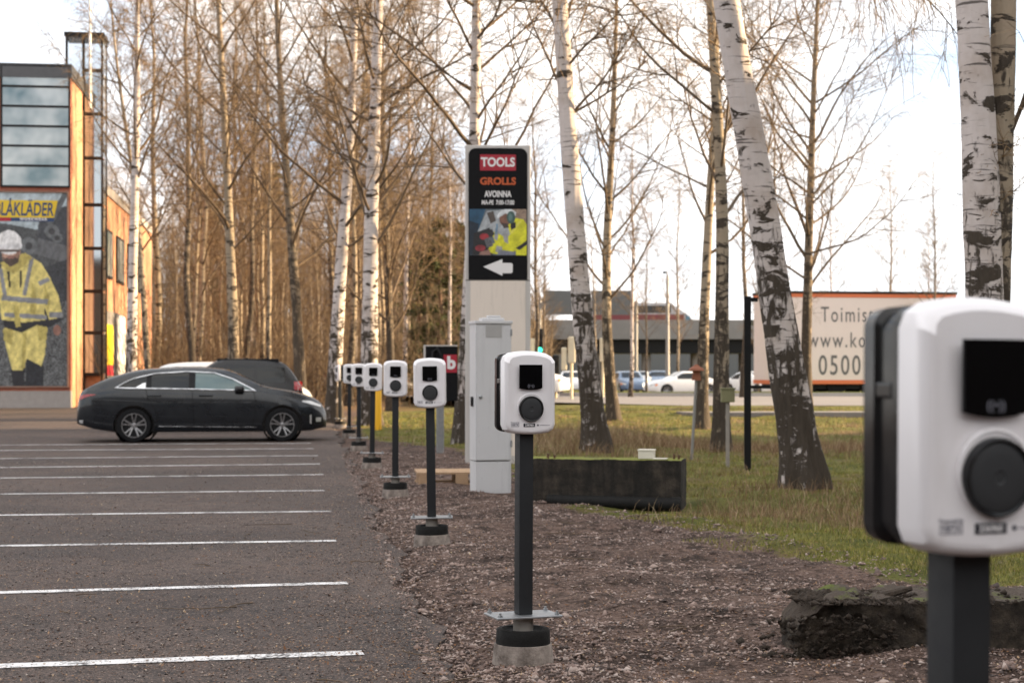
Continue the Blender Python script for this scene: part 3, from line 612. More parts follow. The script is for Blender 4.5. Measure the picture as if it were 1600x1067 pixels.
cv.poly([(735, 345), (750, 350), (742, 399), (735, 399)], (.015, .025, .04)); cv.poly([(742, 365), (766, 356), (772, 399), (740, 399)], (.02, .018, .02), .3)
Yh = (.62, .60, .03)
cv.poly([(793, 352), (806, 341), (818, 343), (824, 352), (824, 400), (806, 400), (806, 392), (788, 399), (770, 396), (763, 392), (768, 382), (775, 380), (770, 366), (774, 362), (792, 372), (798, 366)], Yh, .06)
cv.poly([(786, 366), (794, 365), (795, 381), (789, 378)], (.33, .33, .34)); cv.poly([(774, 362), (780, 364), (778, 376), (773, 374)], (.32, .32, .33)); cv.poly([(777, 384), (786, 386), (784, 396), (775, 394)], (.32, .32, .30)); cv.poly([(806, 388), (823, 376), (824, 382), (812, 391)], (.02, .02, .025))
cv.poly([(780, 390), (806, 394), (804, 399), (778, 399)], (.20, .21, .26)); cv.poly([(812, 346), (816, 345), (800, 366), (796, 364)], (.70, .66, .10))
cv.ell(790, 342, 9, 12, (.21, .10, .07), .05); cv.poly([(784, 348), (794, 350), (796, 356), (788, 357)], (.06, .045, .04)); cv.poly([(777, 337), (785, 328), (800, 327), (807, 332), (806, 338), (790, 334), (778, 342)], (.62, .64, .66), .03); cv.ell(799, 340, 6.5, 10, (.05, .10, .09)); cv.ell(798, 340, 3, 6, (.10, .17, .16)); cv.poly([(798, 350), (806, 347), (806, 356), (799, 360)], (.02, .02, .022))
cv.poly([(758, 361), (770, 358), (774, 366), (764, 376), (756, 371)], (.03, .028, .03)); cv.ell(758, 370, 7, 5, (.30, .03, .04), .1); cv.ell(752, 388, 8, 5, (.24, .03, .04), .15); cv.poly([(758, 374), (768, 370), (772, 384), (762, 388)], (.10, .10, .11), .3); cv.line(778, 350, 776, 366, 3, (.16, .26, .36)); cv.poly([(752, 394), (766, 390), (768, 399), (750, 399)], (.27, .15, .12))
cv.folds(.3); ph = cv.mesh('worker_photo', 2*pw-.02, sz(327)-sz(399), bp, (0, -.015, (sz(327)+sz(399))/2))
ar = [(756, 417), (786, 405), (786, 411), (800, 411), (802, 413), (802, 425), (800, 427), (786, 427), (786, 431)]
MB().prism([((x-779)*ks, sz(y)) for x, y in ar], -.016, -.0125).build('arrow', 'print_white', bp)
MB().box(-hw+.004, hw-.004, -.0015, .02, sz(438.6), sz(437.6)).build('seam', 'dark_frame', pyl)

CY = 17.2; kc = CY/FPX
cab = thing('cable_cabinet', 'tall light grey metal cable cabinet in front of pylon sign', 'cabinet', (X(771, CY), CY, 0), R(13))
cw, cd, ct = .19, .30, Zz(503, CY)
MB().bbox(-cw, cw, 0, cd, .36, ct-.02, .006).build('body', 'cabinet_grey', cab)
MB().box(-cw+.004, cw-.004, -.006, .30, -.25, .352).build('skirt', 'cabinet_grey', cab)
MB().box(-cw+.012, cw-.008, -.012, -.0015, .37, ct-.05).build('door', 'cabinet_grey', cab)
MB().bbox(-cw-.012, cw+.012, -.018, cd+.012, ct-.02, ct+.012, .006).build('roof_cap', 'cabinet_grey', cab)
MB().bbox(-.11, .13, .06, .22, ct+.0125, ct+.045, .012).bbox(-.04, .10, .09, .18, ct+.045, ct+.07, .01).build('top_fitting', 'cabinet_grey', cab)
MB().box(-.085, .085, -.0155, -.0125, ct-.16, ct-.03).build('notice_plate', 'cabinet_label', cab)
for hz in (.5, 1.1, 1.65): MB().bbox(cw-.014, cw+.006, -.020, -.0125, hz, hz+.07, .003).build('hinge', 'galvanised', cab)
MB().lathe([(.018, 0), (.018, .012), (.010, .016)], 14, T((-cw+.05, -.0125, 1.02)) @ Matrix.Rotation(R(90), 4, 'X')).build('door_lock', 'galvanised', cab)
MB().bbox(-cw-.022, -cw-.001, .10, .15, .92, 1.02, .004).build('lock', 'black_plastic', cab)

PY = 18.6; pal = thing('wooden_pallet', 'empty wooden pallet lying on the gravel beside grey cabinet', 'pallet', (X(652, PY), PY, .0), R(6))
for q in range(5): MB().bbox(0, 1.0, q*.145, q*.145+.11, .128, .15, .002).build('deck_board', 'pallet_wood', pal)
for q in range(3):
    yb = q*.295; MB().bbox(0, 1.0, yb, yb+.10, .0, .022, .002).build('bottom_board', 'pallet_wood', pal)
    for r_ in range(3): MB().bbox(.02+r_*.41, .16+r_*.41, yb+.002, yb+.098, .0225, .1055, .003).build('block', 'pallet_wood', pal)
for r_ in range(3): MB().bbox(.02+r_*.41, .16+r_*.41, .0, .69, .106, .1275, .002).build('stringer_board', 'pallet_wood', pal)

def rough_block(name, pts_xy, z0, z1, mat, parent, seg=(40, 8, 10), amp=.015, seed=1):
    (x0, x1), (y0, y1) = pts_xy; bm = bmesh.new(); bmesh.ops.create_cube(bm, size=1)
    bmesh.ops.subdivide_edges(bm, edges=[e for e in bm.edges if abs(e.verts[0].co.x-e.verts[1].co.x) > .5], cuts=seg[0], use_grid_fill=True)
    bmesh.ops.subdivide_edges(bm, edges=[e for e in bm.edges if abs(e.verts[0].co.y-e.verts[1].co.y) > .5], cuts=seg[1], use_grid_fill=True)
    bmesh.ops.subdivide_edges(bm, edges=[e for e in bm.edges if abs(e.verts[0].co.z-e.verts[1].co.z) > .5], cuts=seg[2], use_grid_fill=True)
    from mathutils import noise
    for v in bm.verts:
        v.co = Vector(((x0+x1)/2+v.co.x*(x1-x0), (y0+y1)/2+v.co.y*(y1-y0), (z0+z1)/2+v.co.z*(z1-z0)))
        v.co += noise.noise_vector(v.co*4+Vector((seed, 0, 0)))*amp+noise.noise_vector(v.co*17)*amp*.8+noise.noise_vector(v.co*45)*amp*.5
    me = bpy.data.meshes.new(name); bm.to_mesh(me); bm.free(); return link(name, me, mat, parent, True, 50)
bA, bB = Vector((X(832, 15.75), 15.75)), Vector((X(1064, 15.45), 15.45)); ang = math.atan2(bB.y-bA.y, bB.x-bA.x); ln = (bB-bA).length
cb = thing('concrete_block', 'long dark mossy concrete block lying on the ground right of sharp charger', 'concrete block', (bA.x, bA.y, 0), ang)
rough_block('block', ((-.06, ln), (0, .42)), -.12, .46, 'old_concrete', cb, (70, 16, 20), amp=.006)
for bx_, by_, h_ in ((.13, .1, .045), (.19, .12, .03), (1.32, .2, .045), (1.37, .15, .04)): MB().tube([(bx_, by_, .44), (bx_, by_, .46+h_*.7), (bx_+.006, by_, .46+h_)], [.010, .011, .017], 8).build('rebar_stub', 'rust', cb)
pi = MB(); y_ = -.075; pts = [(.16, y_, .070), (.75, y_, .066), (1.40, y_, .055)]; pi.tube(pts, .062, 18)
pipe = thing('plastic_pipe', 'black plastic drain pipe lying at the foot of mossy concrete block', 'pipe', (bA.x, bA.y, 0), ang); pi.build('tube', 'rubber', pipe, True, 50)
for q in range(7): c_ = Vector((.2+q*.19, y_, .0696-q*.002)); MB().tube([c_, c_+Vector((.012, 0, 0))], .0645, 18).build('rib', 'rubber', pipe, True, 50)
MB().tube([(1.32, y_, .0565), (1.42, y_, .055)], .070, 18).build('pipe_collar', 'rubber', pipe, True, 50)
wb = thing('foam_box', 'small off-white foam box sitting on the mossy concrete block', 'box', (bA.x, bA.y, 0), ang)
MB().bbox(.985, 1.135, .15, .27, .463, .535, .006).build('box', 'foam_white', wb); MB().bbox(.980, 1.14, .145, .275, .5355, .552, .005).build('lid', 'foam_white', wb)
MB().bbox(1.13, 1.26, .10, .22, .463, .472, .003).build('broken_piece', 'foam_white', wb)
sl = thing('concrete_slab', 'earth-covered broken concrete slab in the gravel behind closest charging post', 'concrete slab', (0, 0, 0))
def blob(name, c, r, mat, parent, seed, amp=.35):
    from mathutils import noise
    bm = bmesh.new(); bmesh.ops.create_icosphere(bm, subdivisions=4, radius=1)
    for v in bm.verts:
        k_ = 1+amp*noise.noise(v.co*1.7+Vector((seed, 0, 0)))+.18*noise.noise(v.co*6+Vector((0, seed, 0)))+.08*noise.noise(v.co*15); v.co = Vector((v.co.x*r[0]*k_, v.co.y*r[1]*k_, v.co.z*r[2]*k_))+Vector(c)
    me = bpy.data.meshes.new(name); bm.to_mesh(me); bm.free(); return link(name, me, mat, parent, True, 60)
slb = rough_block('slab', ((1.30, 4.6), (7.60, 8.05)), -.2, .262, 'slab_concrete', sl, (110, 14, 16), .016, 5)
from mathutils import noise as mnoise
for v_ in slb.data.vertices:
    t_ = max(0, min(1, (v_.co.x-1.28)/.16)); t_ = t_**.6; q_ = mnoise.noise(v_.co*9)*.05+mnoise.noise(v_.co*23)*.022+mnoise.noise(v_.co*50)*.009; e_ = 1-max(0, min(1, (v_.co.x-1.75)/.4))
    v_.co.z = -.2+(v_.co.z+.2)*(.66+.34*t_)+q_*e_*.8+.02*mnoise.noise(Vector((v_.co.x*5, 0, 3))); v_.co.y += q_*e_*.9-.05*(1-t_); v_.co.x += q_*e_*.5
MB().tube([(1.62, 7.7, .255), (1.74, 7.72, .272), (1.86, 7.75, .30)], [.012, .02, .012], 7).build('root', 'earth', sl, True); MB().tube([(1.42, 7.60, .03), (1.47, 7.59, .09), (1.50, 7.6, .16)], [.006, .007, .004], 6).build('root', 'earth', sl, True)
MB().tube([(2.35, 7.58, .288), (2.8, 7.56, .30), (3.4, 7.6, .315)], [.012, .016, .012], 7).build('root', 'earth', sl, True)

rg_ = np.random.default_rng(8); nn = 2600; cx_ = np.where(rg_.random(nn) < .55, rg_.normal(1.45, .16, nn), rg_.uniform(1.4, 4.4, nn)); cy_ = rg_.uniform(7.5, 8.0, nn); top_ = np.where(cx_ < 1.3, .0, .255); cz_ = np.where(rg_.random(nn) < .7, top_, rg_.uniform(0, .2, nn)*(cx_ < 1.9)); cy_ = np.where((cz_ < .2), 7.56-.05*rg_.random(nn), cy_); s_ = .004+.016*rg_.random(nn)**3
b6 = np.array([[1, 0, 0], [-1, 0, 0], [0, 1, 0], [0, -1, 0], [0, 0, 1], [0, 0, -1]], float); V = (b6[None]*rg_.uniform(.6, 1.3, (nn, 6, 1))+rg_.normal(0, .25, (nn, 6, 3)))*s_[:, None, None]*np.array([1.2, 1.2, .8])+np.stack([cx_, cy_, cz_+s_*.3], 1)[:, None]; f6 = np.array([[0, 2, 4], [2, 1, 4], [1, 3, 4], [3, 0, 4], [2, 0, 5], [1, 2, 5], [3, 1, 5], [0, 3, 5]])
cl_ = raw('earth_clods', V.reshape(-1, 3), (f6[None]+6*np.arange(nn)[:, None, None]).reshape(-1, 3), 'earth', sl); cl_['kind'] = 'stuff'
yb = thing('yellow_post', 'bright yellow plastic marker post standing behind row of chargers', 'post', (X(590, 34.5), 34.5, 0)); MB().lathe([(.085, 0), (.085, 1.36), (.07, 1.385), (.02, 1.39)], 20).build('tube', 'yellow_paint', yb, True, 40); MB().lathe([(.0865, 1.1), (.0865, 1.16)], 20, cap=False).build('band', 'print_white', yb, True, 40) if False else None
RY = 25.4; rs = thing('notice_sign', 'black framed notice sign with red square on grey post beside birch trunk', 'sign', (X(690, RY), RY, 0), R(4)); kr = RY/FPX
MB().box(-25*kr, 25*kr, 0, .06, Zz(626, RY), Zz(541, RY)).build('board', 'print_black', rs)
MB().box(-25*kr-.03, -25*kr, -.01, .07, Zz(627, RY), Zz(539, RY)).box(-25*kr, 25*kr, -.01, .07, Zz(541, RY), Zz(539, RY)).build('frame', 'sign_frame', rs)
rp_ = MB().box(3*kr, 24*kr, -.004, -.0005, Zz(582, RY), Zz(554, RY)).build('red_square', 'print_red', rs); text('b', .26, 'print_white', rp_, T((15*kr, -.005, Zz(567.5, RY))), bold=.012)
MB().bbox(-8*kr, 4*kr, .061, .14, -.1, Zz(560, RY), .01).build('post', 'galvanised', rs)
ow = MB().tube([(-14*kr, -.012, Zz(575, RY)), (-13*kr, -.014, Zz(550, RY)), (-7*kr, -.014, Zz(545, RY)), (-1*kr, -.012, Zz(555, RY)), (0, -.012, Zz(575, RY))], .03, 8).build('hose', 'steel_black', rs, True)

GY = 21.0; gp = thing('black_gate_post', 'thin black steel post with a horizontal bar left of leaning birch', 'post', (X(1168, GY), GY, float(tz(X(1168, GY), GY))-.02)); kg = GY/FPX
MB().bbox(-.042, .042, -.03, .03, 0, Zz(466, GY)+.02, .004).build('upright', 'steel_black', gp); MB().bbox(.0425, .13, -.02, .02, Zz(472, GY), Zz(468, GY)+.02, .003).build('top_hook', 'steel_black', gp); MB().bbox(.0425, .75, -.015, .015, 1.05, 1.09, .003).build('bar', 'steel_black', gp)
FY = 24.2; fd = thing('bird_feeder', 'rust-brown wooden bird feeder on a thin leaning grey pole', 'bird feeder', (X(1080, FY), FY, float(tz(X(1080, FY), FY)))); dx = 8*FY/FPX; zt = Zz(592, FY)-fd.location.z
MB().tube([(0, 0, -.1), (dx, 0, zt)], .022, 10).build('pole', 'pole_grey', fd, True)
hd = MB(); hd.lathe([(.085, zt-.02), (.085, zt+.05)], 4, T((dx, 0, 0)) @ Matrix.Rotation(R(45), 4, 'Z')).build('tray', 'feeder_wood', fd)
MB().lathe([(.07, zt+.05), (.07, zt+.12)], 4, T((dx, 0, 0)) @ Matrix.Rotation(R(45), 4, 'Z')).build('house', 'feeder_wood', fd); MB().lathe([(.15, zt+.12), (.13, zt+.15), (.05, zt+.19), (.03, zt+.21)], 4, T((dx, 0, 0)) @ Matrix.Rotation(R(45), 4, 'Z')).build('roof', 'feeder_wood', fd)
OY = 21.3; ob = thing('meter_post', 'grey post topped by a small olive box right of bird feeder', 'post', (X(1137, OY), OY, float(tz(X(1137, OY), OY)))); MB().bbox(-.022, .022, -.02, .02, -.1, Zz(633, OY), .003).build('post', 'post_weathered', ob)
MB().bbox(-.085, .085, -.06, .06, Zz(633, OY), Zz(613, OY), .01).build('box', 'olive_box', ob); MB().bbox(-.095, .095, -.07, .07, Zz(613, OY), Zz(611, OY)+.004, .003).build('lid', 'olive_box', ob)
wp = thing('white_marker_post', 'low white marker post at the foot of the birch behind the cabinet', 'post', (X(733, 27), 27, 0)); MB().bbox(-.06, .06, -.05, .05, -.05, .30, .01).build('post', 'print_white', wp); MB().bbox(-.065, .065, -.055, .055, .30, .33, .008).build('cap', 'pole_grey', wp)

# ------------------------------------------------------------------ cars
def pchip(xk, yk, x):
    return np.interp(x, xk, yk)
def smooth_curve(pts, n=160):                                              # Catmull-Rom through (x, value), sampled as function of x
    pts = np.array(pts, float); out = []
    for i in range(len(pts)-1):
        p0, p1, p2, p3 = pts[max(i-1, 0)], pts[i], pts[i+1], pts[min(i+2, len(pts)-1)]
        for t in np.linspace(0, 1, 12, endpoint=False):
            out.append(.5*((2*p1)+(-p0+p2)*t+(2*p0-5*p1+4*p2-p3)*t*t+(-p0+3*p1-3*p2+p3)*t**3))
    out.append(pts[-1]); out = np.array(out); o = np.argsort(out[:, 0]); return out[o, 0], out[o, 1]
class Car:
    def __init__(s, top, plan, bot, belt, roofw, L_):
        s.top = smooth_curve(top); s.plan = smooth_curve(plan); s.bot = bot; s.belt = belt; s.roofw = roofw; s.L = L_
    def sect(s, x):
        zt = float(np.interp(x, *s.top)); w_ = float(np.interp(x, *s.plan)); zb = float(np.interp(x, *zip(*s.bot))); zl = min(float(np.interp(x, *zip(*s.belt))), zt-.05)
        rf = float(np.interp(x, *zip(*s.roofw)))*w_; zl = max(zl, zb+.1); h = zl-zb; gh = zt-zl; g = min(1, gh/.35)
        wr = rf*g+w_*.93*(1-g)
        return [(w_*.80, zb), (w_*.93, zb+.02), (w_*.965, zb+h*.12), (w_*.985, zb+h*.3), (w_, zb+h*.55), (w_*.995, zb+h*.72), (w_*.985, zb+h*.86), (w_*.965, zl-.004), (w_*.955*(1-.0), zl+gh*.06), ((w_*.95*2+wr)/3, zl+gh*.33), ((w_*.95+wr*2)/3, zl+gh*.62), (wr*1.0, zl+gh*.83), (wr*.93, zl+gh*.93), (wr*.75, zl+gh*.975), (wr*.4, zl+gh*.995), (0, zt)]
    def y(s, x, z):
        q = s.sect(x); zs = [p[1] for p in q]; return float(np.interp(z, zs, [p[0] for p in q]))
    def shell(s, name, mat, parent, wheels, r):
        X_ = np.unique(np.concatenate([np.linspace(0, .25, 8), np.linspace(.25, s.L-.3, 52), np.linspace(s.L-.3, s.L, 10)])); rings = []
        for x in X_:
            q = s.sect(x); rings.append([(x, -y, z) for y, z in q]+[(x, y, z) for y, z in q[-2::-1]])
        mb = MB(); mb.layers(rings); me = bpy.data.meshes.new(name); me.from_pydata(mb.v, [], mb.f)
        bm = bmesh.new(); bm.from_mesh(me); bmesh.ops.recalc_face_normals(bm, faces=bm.faces); bm.to_mesh(me); bm.free()
        o = link(name, me, mat, None); cut = MB()
        for wx, wz in wheels:
            for sd_ in (-1, 1): cut.lathe([(r, -.2), (r, .2)], 40, T((wx, sd_*.86, wz)) @ Matrix.Rotation(R(90), 4, 'X'))
        c = cut.build('cut', 'tyre'); md = o.modifiers.new('b', 'BOOLEAN'); md.object = c; md.operation = 'DIFFERENCE'; md.solver = 'EXACT'
        dg = bpy.context.evaluated_depsgraph_get(); me2 = bpy.data.meshes.new_from_object(o.evaluated_get(dg)); bpy.data.objects.remove(o); bpy.data.objects.remove(c)
        me2.name = name; me2.materials.clear(); return link(name, me2, mat, parent, True, 38)
    def patch(s, name, pts, mat, parent, side=-1, off=.006, n=14, rows=6):   # polygon between lower and upper edge curves, laid on the side
        lo, up = pts; xs_ = np.linspace(max(lo[0][0], up[0][0]), min(lo[-1][0], up[-1][0]), n); V = []; 
        lx, lz = zip(*lo); ux, uz = zip(*up)
        for x in xs_:
            a, b = np.interp(x, lx, lz), np.interp(x, ux, uz)
            for r_ in range(rows+1): z = a+(b-a)*r_/rows; V.append((x, side*(s.y(x, z)+off), z))
        F = [(i*(rows+1)+j, (i+1)*(rows+1)+j, (i+1)*(rows+1)+j+1, i*(rows+1)+j+1) for i in range(n-1) for j in range(rows)]
        V2 = [(x, y-side*.012, z) for x, y, z in V]; m_ = len(V); mb = MB(); mb.add(V, F); mb.add(V2, [f[::-1] for f in F]); o = mb.build(name, mat, parent, True, 40); return o
    def strip(s, name, pts, mat, parent, side=-1, off=.008, r=.008, n=40):
        px_ = np.array(pts, float); d_ = np.concatenate([[0], np.cumsum(np.hypot(*np.diff(px_, axis=0).T))]); t = np.linspace(0, d_[-1], n); xx = np.interp(t, d_, px_[:, 0]); zz = np.interp(t, d_, px_[:, 1])
        return MB().tube([(x, side*(s.y(x, z)+off), z) for x, z in zip(xx, zz)], r, 6).build(name, mat, parent, True, 60)
def wheel(parent, x, y, z, r, side, spokes=5):
    M = T((x, y, z)) @ Matrix.Rotation(R(90)*(1 if side < 0 else -1), 4, 'X')
    wh_ = MB().lathe([(r*.70, -.10), (r*.94, -.10), (r*.99, -.075), (r, -.03), (r, .06), (r*.985, .085), (r*.93, .105), (r*.75, .108), (r*.70, .09), (r*.70, -.10)], 44, M, False).build('wheel', 'tyre', parent, True, 35)
    MB().lathe([(r*.71, .06), (r*.715, .096), (r*.68, .098), (r*.655, .07), (r*.64, -.02), (.03, -.03)], 40, M).build('rim', 'steel_black', wh_, True, 35)
    MB().lathe([(r*.712, .094), (r*.712, .099), (r*.665, .099), (r*.66, .085)], 40, M, False).build('rim_edge', 'rim_metal', wh_, True, 35)
    for k_ in range(spokes):
        for d_ in (-.16, .16):
            a = 2*math.pi*k_/spokes+.3; Q = M @ Matrix.Rotation(a+d_*.55, 4, 'Z'); h = r*.66
            MB().add([Q @ Vector(v) for v in ((.03, -.016, .070), (.03, .016, .070), (h, .013+d_*.16, .093), (h, -.013+d_*.16, .093), (.03, -.016, .03), (.03, .016, .03), (h, .013+d_*.16, .05), (h, -.013+d_*.16, .05))], [(0, 1, 2, 3), (4, 7, 6, 5), (0, 4, 5, 1), (1, 5, 6, 2), (2, 6, 7, 3), (3, 7, 4, 0)]).build('spoke', 'rim_metal', wh_)
    MB().lathe([(.045, .05), (.045, .078), (.02, .082)], 16, M).build('hub', 'rim_metal', wh_, True, 35)
# dark estate hatchback, side on, nose to the right
CARSC = .948
bc = thing('parked_car', 'dark navy coupe-like estate car parked side on behind the painted bays', 'car', (X(123, 29.7), 29.85, 0), math.atan2(.65, 4.5))
cs = Car([(0, .58), (.03, .80), (.08, .93), (.17, 1.0), (.38, 1.115), (.62, 1.215), (1.03, 1.335), (1.5, 1.385), (2.0, 1.40), (2.4, 1.392), (2.76, 1.345), (3.1, 1.20), (3.42, 1.045), (3.6, 1.005), (3.9, .955), (4.2, .875), (4.42, .78), (4.54, .66), (4.60, .52)],
         [(0, .66), (.08, .76), (.3, .85), (.7, .89), (1.4, .90), (2.6, .90), (3.5, .885), (3.9, .87), (4.2, .82), (4.4, .74), (4.53, .64), (4.60, .54)],
         [(0, .34), (.3, .25), (.7, .19), (3.9, .19), (4.3, .20), (4.6, .26)], [(0, .80), (.2, .96), (.7, .995), (2, .97), (3.3, .94), (3.8, .86), (4.3, .72), (4.6, .45)], [(0, .80), (.6, .74), (2, .70), (2.9, .70), (3.4, .82), (4.6, .8)], 4.6)
cs.shell('body', 'paint_dark', bc, ((1.05, .315), (3.77, .315)), .375)
for wx in (1.05, 3.77):
    for sd_ in (-1, 1): wheel(bc, wx, sd_*.78, .318, .318, sd_)
for wx in (1.05, 3.77): MB().lathe([(.376, -.10), (.376, .10)], 30, T((wx, 0, .318)) @ Matrix.Rotation(R(90), 4, 'X') @ Matrix.Diagonal((1, 1, 7, 1)), False).build('wheel_well', 'steel_black', bc)
win_lo = [(.72, 1.010), (2.0, .990), (3.26, .958)]; win_up = [(.72, 1.014), (.86, 1.10), (1.03, 1.18), (1.42, 1.275), (2.0, 1.312), (2.5, 1.290), (2.85, 1.175), (3.26, .962)]
for sd_ in (-1, 1):
    cl = lambda a, b: ([(x, float(np.interp(x, *zip(*win_lo)))) for x in np.linspace(a, b, 8)], [(x, float(np.interp(x, *zip(*win_up)))) for x in np.linspace(a, b, 24)])
    cs.patch('window', cl(.74, 1.28), 'car_glass', bc, sd_, n=20); cs.patch('window', cl(1.36, 2.05), 'car_glass', bc, sd_, n=20); cs.patch('window', cl(2.16, 3.20), 'glass_light', bc, sd_, n=26)
    cs.patch('pillar', cl(1.275, 1.365), 'steel_black', bc, sd_, .008, 4); cs.patch('pillar', cl(2.045, 2.165), 'steel_black', bc, sd_, .008, 4)
    cs.patch('chrome_fin', ([(1.06, 1.0), (1.26, 1.0)], [(1.06, 1.005), (1.20, 1.095), (1.26, 1.11)]), 'chrome', bc, sd_, .012, 10)
    cs.strip('chrome_trim', [(.72, 1.008)]+win_up[1:]+[(3.30, .94)]+win_lo[::-1]+[(.70, 1.008)], 'chrome', bc, sd_, .016, .013, 110)
    for hx in (1.42, 2.36): MB().bbox(hx-.13, hx+.13, sd_*.905-.022, sd_*.905+.022, .855, .885, .012).build('door_handle', 'paint_dark', bc, True)
    for ax in ([(1.27, .985), (1.30, .80), (1.44, .62), (1.47, .42), (1.45, .27)], [(2.11, .97), (2.13, .6), (2.15, .26)], [(3.24, .94), (3.28, .75), (3.26, .5), (3.20, .27)]): cs.strip('door_seam', ax, 'steel_black', bc, sd_, .0, .006, 20)
    cs.strip('sill_line', [(1.5, .30), (3.3, .275)], 'rim_metal', bc, sd_, .0, .006, 20); cs.strip('shoulder_crease', [(.3, .80), (1.5, .74), (3.2, .74)], 'paint_dark', bc, sd_, -.002, .008, 30)
    MB().layers([[(2.98+x*.9, sd_*(.80+q), .985+z) for x, z in outline(.20*s_, .13*s_, .04*s_, 4)] for q, s_ in ((0, .6), (.06, .9), (.14, 1), (.19, .85), (.21, .5))]).build('mirror', 'paint_black', bc, True, 50)
    cs.patch('tail_light', ([(.02, .77), (.20, .85), (.36, .885)], [(.02, .86), (.20, .90), (.36, .895)]), 'red_lamp', bc, sd_, .010, 10)
    cs.patch('headlight', ([(4.14, .745), (4.30, .70), (4.50, .645)], [(4.14, .77), (4.30, .765), (4.50, .68)]), 'clear_lamp', bc, sd_, .010, 12)
    cs.patch('fog_lamp', ([(4.33, .34), (4.53, .36)], [(4.33, .47), (4.53, .48)]), 'steel_black', bc, sd_, .008, 8); cs.patch('air_intake', ([(4.285, .34), (4.315, .33)], [(4.285, .50), (4.315, .50)]), 'chrome', bc, sd_, .010, 4); cs.patch('fog_light', ([(4.40, .37), (4.50, .37)], [(4.40, .45), (4.50, .45)]), 'clear_lamp', bc, sd_, .014, 6)
    cs.patch('reflector', ([(.05, .36), (.12, .35)], [(.05, .42), (.12, .42)]), 'clear_lamp', bc, sd_, .008, 4)
def sloped_glass(name, x0, x1, w0, w1, parent, mat='car_glass', car=cs):
    mb = MB(); V = []
    for i in range(9):
        x = x0+(x1-x0)*i/8; zt = float(np.interp(x, *car.top)); ww = w0+(w1-w0)*i/8
        for j in range(9):
            y = ww*(j/4-1); q = car.sect(x); ys_ = [p[0] for p in q[::-1]]; zs_ = [p[1] for p in q[::-1]]; V.append((x, y, float(np.interp(abs(y), ys_, zs_))+.006))
    mb.add(V, [(i*9+j, (i+1)*9+j, (i+1)*9+j+1, i*9+j+1) for i in range(8) for j in range(8)]); return mb.build(name, mat, parent, True)
bc.scale = (CARSC,)*3
sloped_glass('windscreen', 2.74, 3.40, .52, .62, bc); sloped_glass('rear_window', .16, .62, .52, .50, bc)
def simple_car(name, label, loc, rz, top, paint, L_, W_=.88, wins=((.9, 1.9), (2.0, 2.9)), belt=.95, wlo=.98, wup=1.34, tail='red_lamp', rails=False, wheels=(.85, 3.4), r=.33):
    t = thing(name, label, 'car', loc, rz)
    c = Car(top, [(0, W_*.80), (.1, W_*.9), (.5, W_), (L_-.8, W_), (L_-.3, W_*.88), (L_, W_*.62)], [(0, .36), (.4, .24), (L_-.5, .22), (L_, .3)], [(0, belt-.05), (L_*.65, belt), (L_*.8, belt-.1), (L_, .5)], [(0, .80), (L_, .80)], L_)
    c.shell('body', paint, t, [(q, r) for q in wheels], r*1.15)
    for wx in wheels:
        for sd_ in (-1, 1): wheel(t, wx, sd_*(W_-.11), r, r, sd_)
    for sd_ in (-1, 1):
        for a, b in wins: 
            up = lambda x: min(wup, float(np.interp(x, *c.top))-.10)
            c.patch('window', ([(x, wlo) for x in np.linspace(a, b, 6)], [(x, max(wlo+.01, up(x))) for x in np.linspace(a, b, 12)]), 'car_glass', t, sd_, n=14)
        c.patch('tail_light', ([(.03, belt-.14), (.22, belt-.12)], [(.03, belt+.06), (.22, belt+.06)]), tail, t, sd_, .01, 6); c.patch('headlight', ([(L_-.42, .64), (L_-.06, .56)], [(L_-.42, .76), (L_-.06, .66)]), 'clear_lamp', t, sd_, .01, 8); c.patch('indicator', ([(L_-.44, .62), (L_-.30, .58)], [(L_-.44, .70), (L_-.30, .66)]), 'orange_lamp', t, sd_, .018, 5)
        if rails: c.strip('roof_rail', [(1.0, wup+.17), (2.4, wup+.17)], 'steel_black', t, sd_, -.02, .022, 12)
    return t, c
SUVT = [(0, .75), (.04, .95), (.12, 1.08), (.3, 1.36), (.5, 1.52), (.9, 1.58), (1.5, 1.60), (1.85, 1.575), (2.05, 1.47), (2.4, 1.22), (2.65, 1.05), (3.3, .98), (4.0, .88), (4.2, .70), (4.28, .55)]
suv, sc_ = simple_car('parked_suv', 'black sport utility car with roof rails parked behind the dark navy estate', (X(478, 36), 35.6, 0), R(188), SUVT, 'paint_black', 4.28, wins=((.42, 1.02), (1.10, 1.62), (1.70, 2.15)), belt=1.02, wlo=1.05, wup=1.40)
suv.scale = (.95, .95, .945)
for q in (.8, 1.25, 1.7): MB().bbox(q-.03, q+.03, -.62, .62, 1.565, 1.605, .01).build('roof_bar', 'steel_black', suv)
for sd_ in (-1, 1): MB().bbox(.55, 1.9, sd_*.60-.025, sd_*.60+.025, 1.50, 1.585, .012).build('roof_rail', 'steel_black', suv)
sloped_glass('rear_window', .14, .46, .55, .55, suv, car=sc_); sc_.patch('fuel_flap', ([(.98, .84), (1.04, .84)], [(.98, .90), (1.04, .90)]), 'print_white', suv, 1, .012, 4)
HB = [(0, .72), (.05, .95), (.2, 1.10), (.5, 1.36), (1.0, 1.44), (1.8, 1.455), (2.3, 1.40), (2.8, 1.12), (3.05, .99), (3.6, .92), (4.05, .76), (4.2, .55)]
SED = [(0, .72), (.05, .90), (.5, .98), (.8, 1.06), (1.25, 1.34), (1.8, 1.42), (2.4, 1.40), (2.9, 1.15), (3.2, .98), (3.8, .90), (4.25, .74), (4.4, .55)]
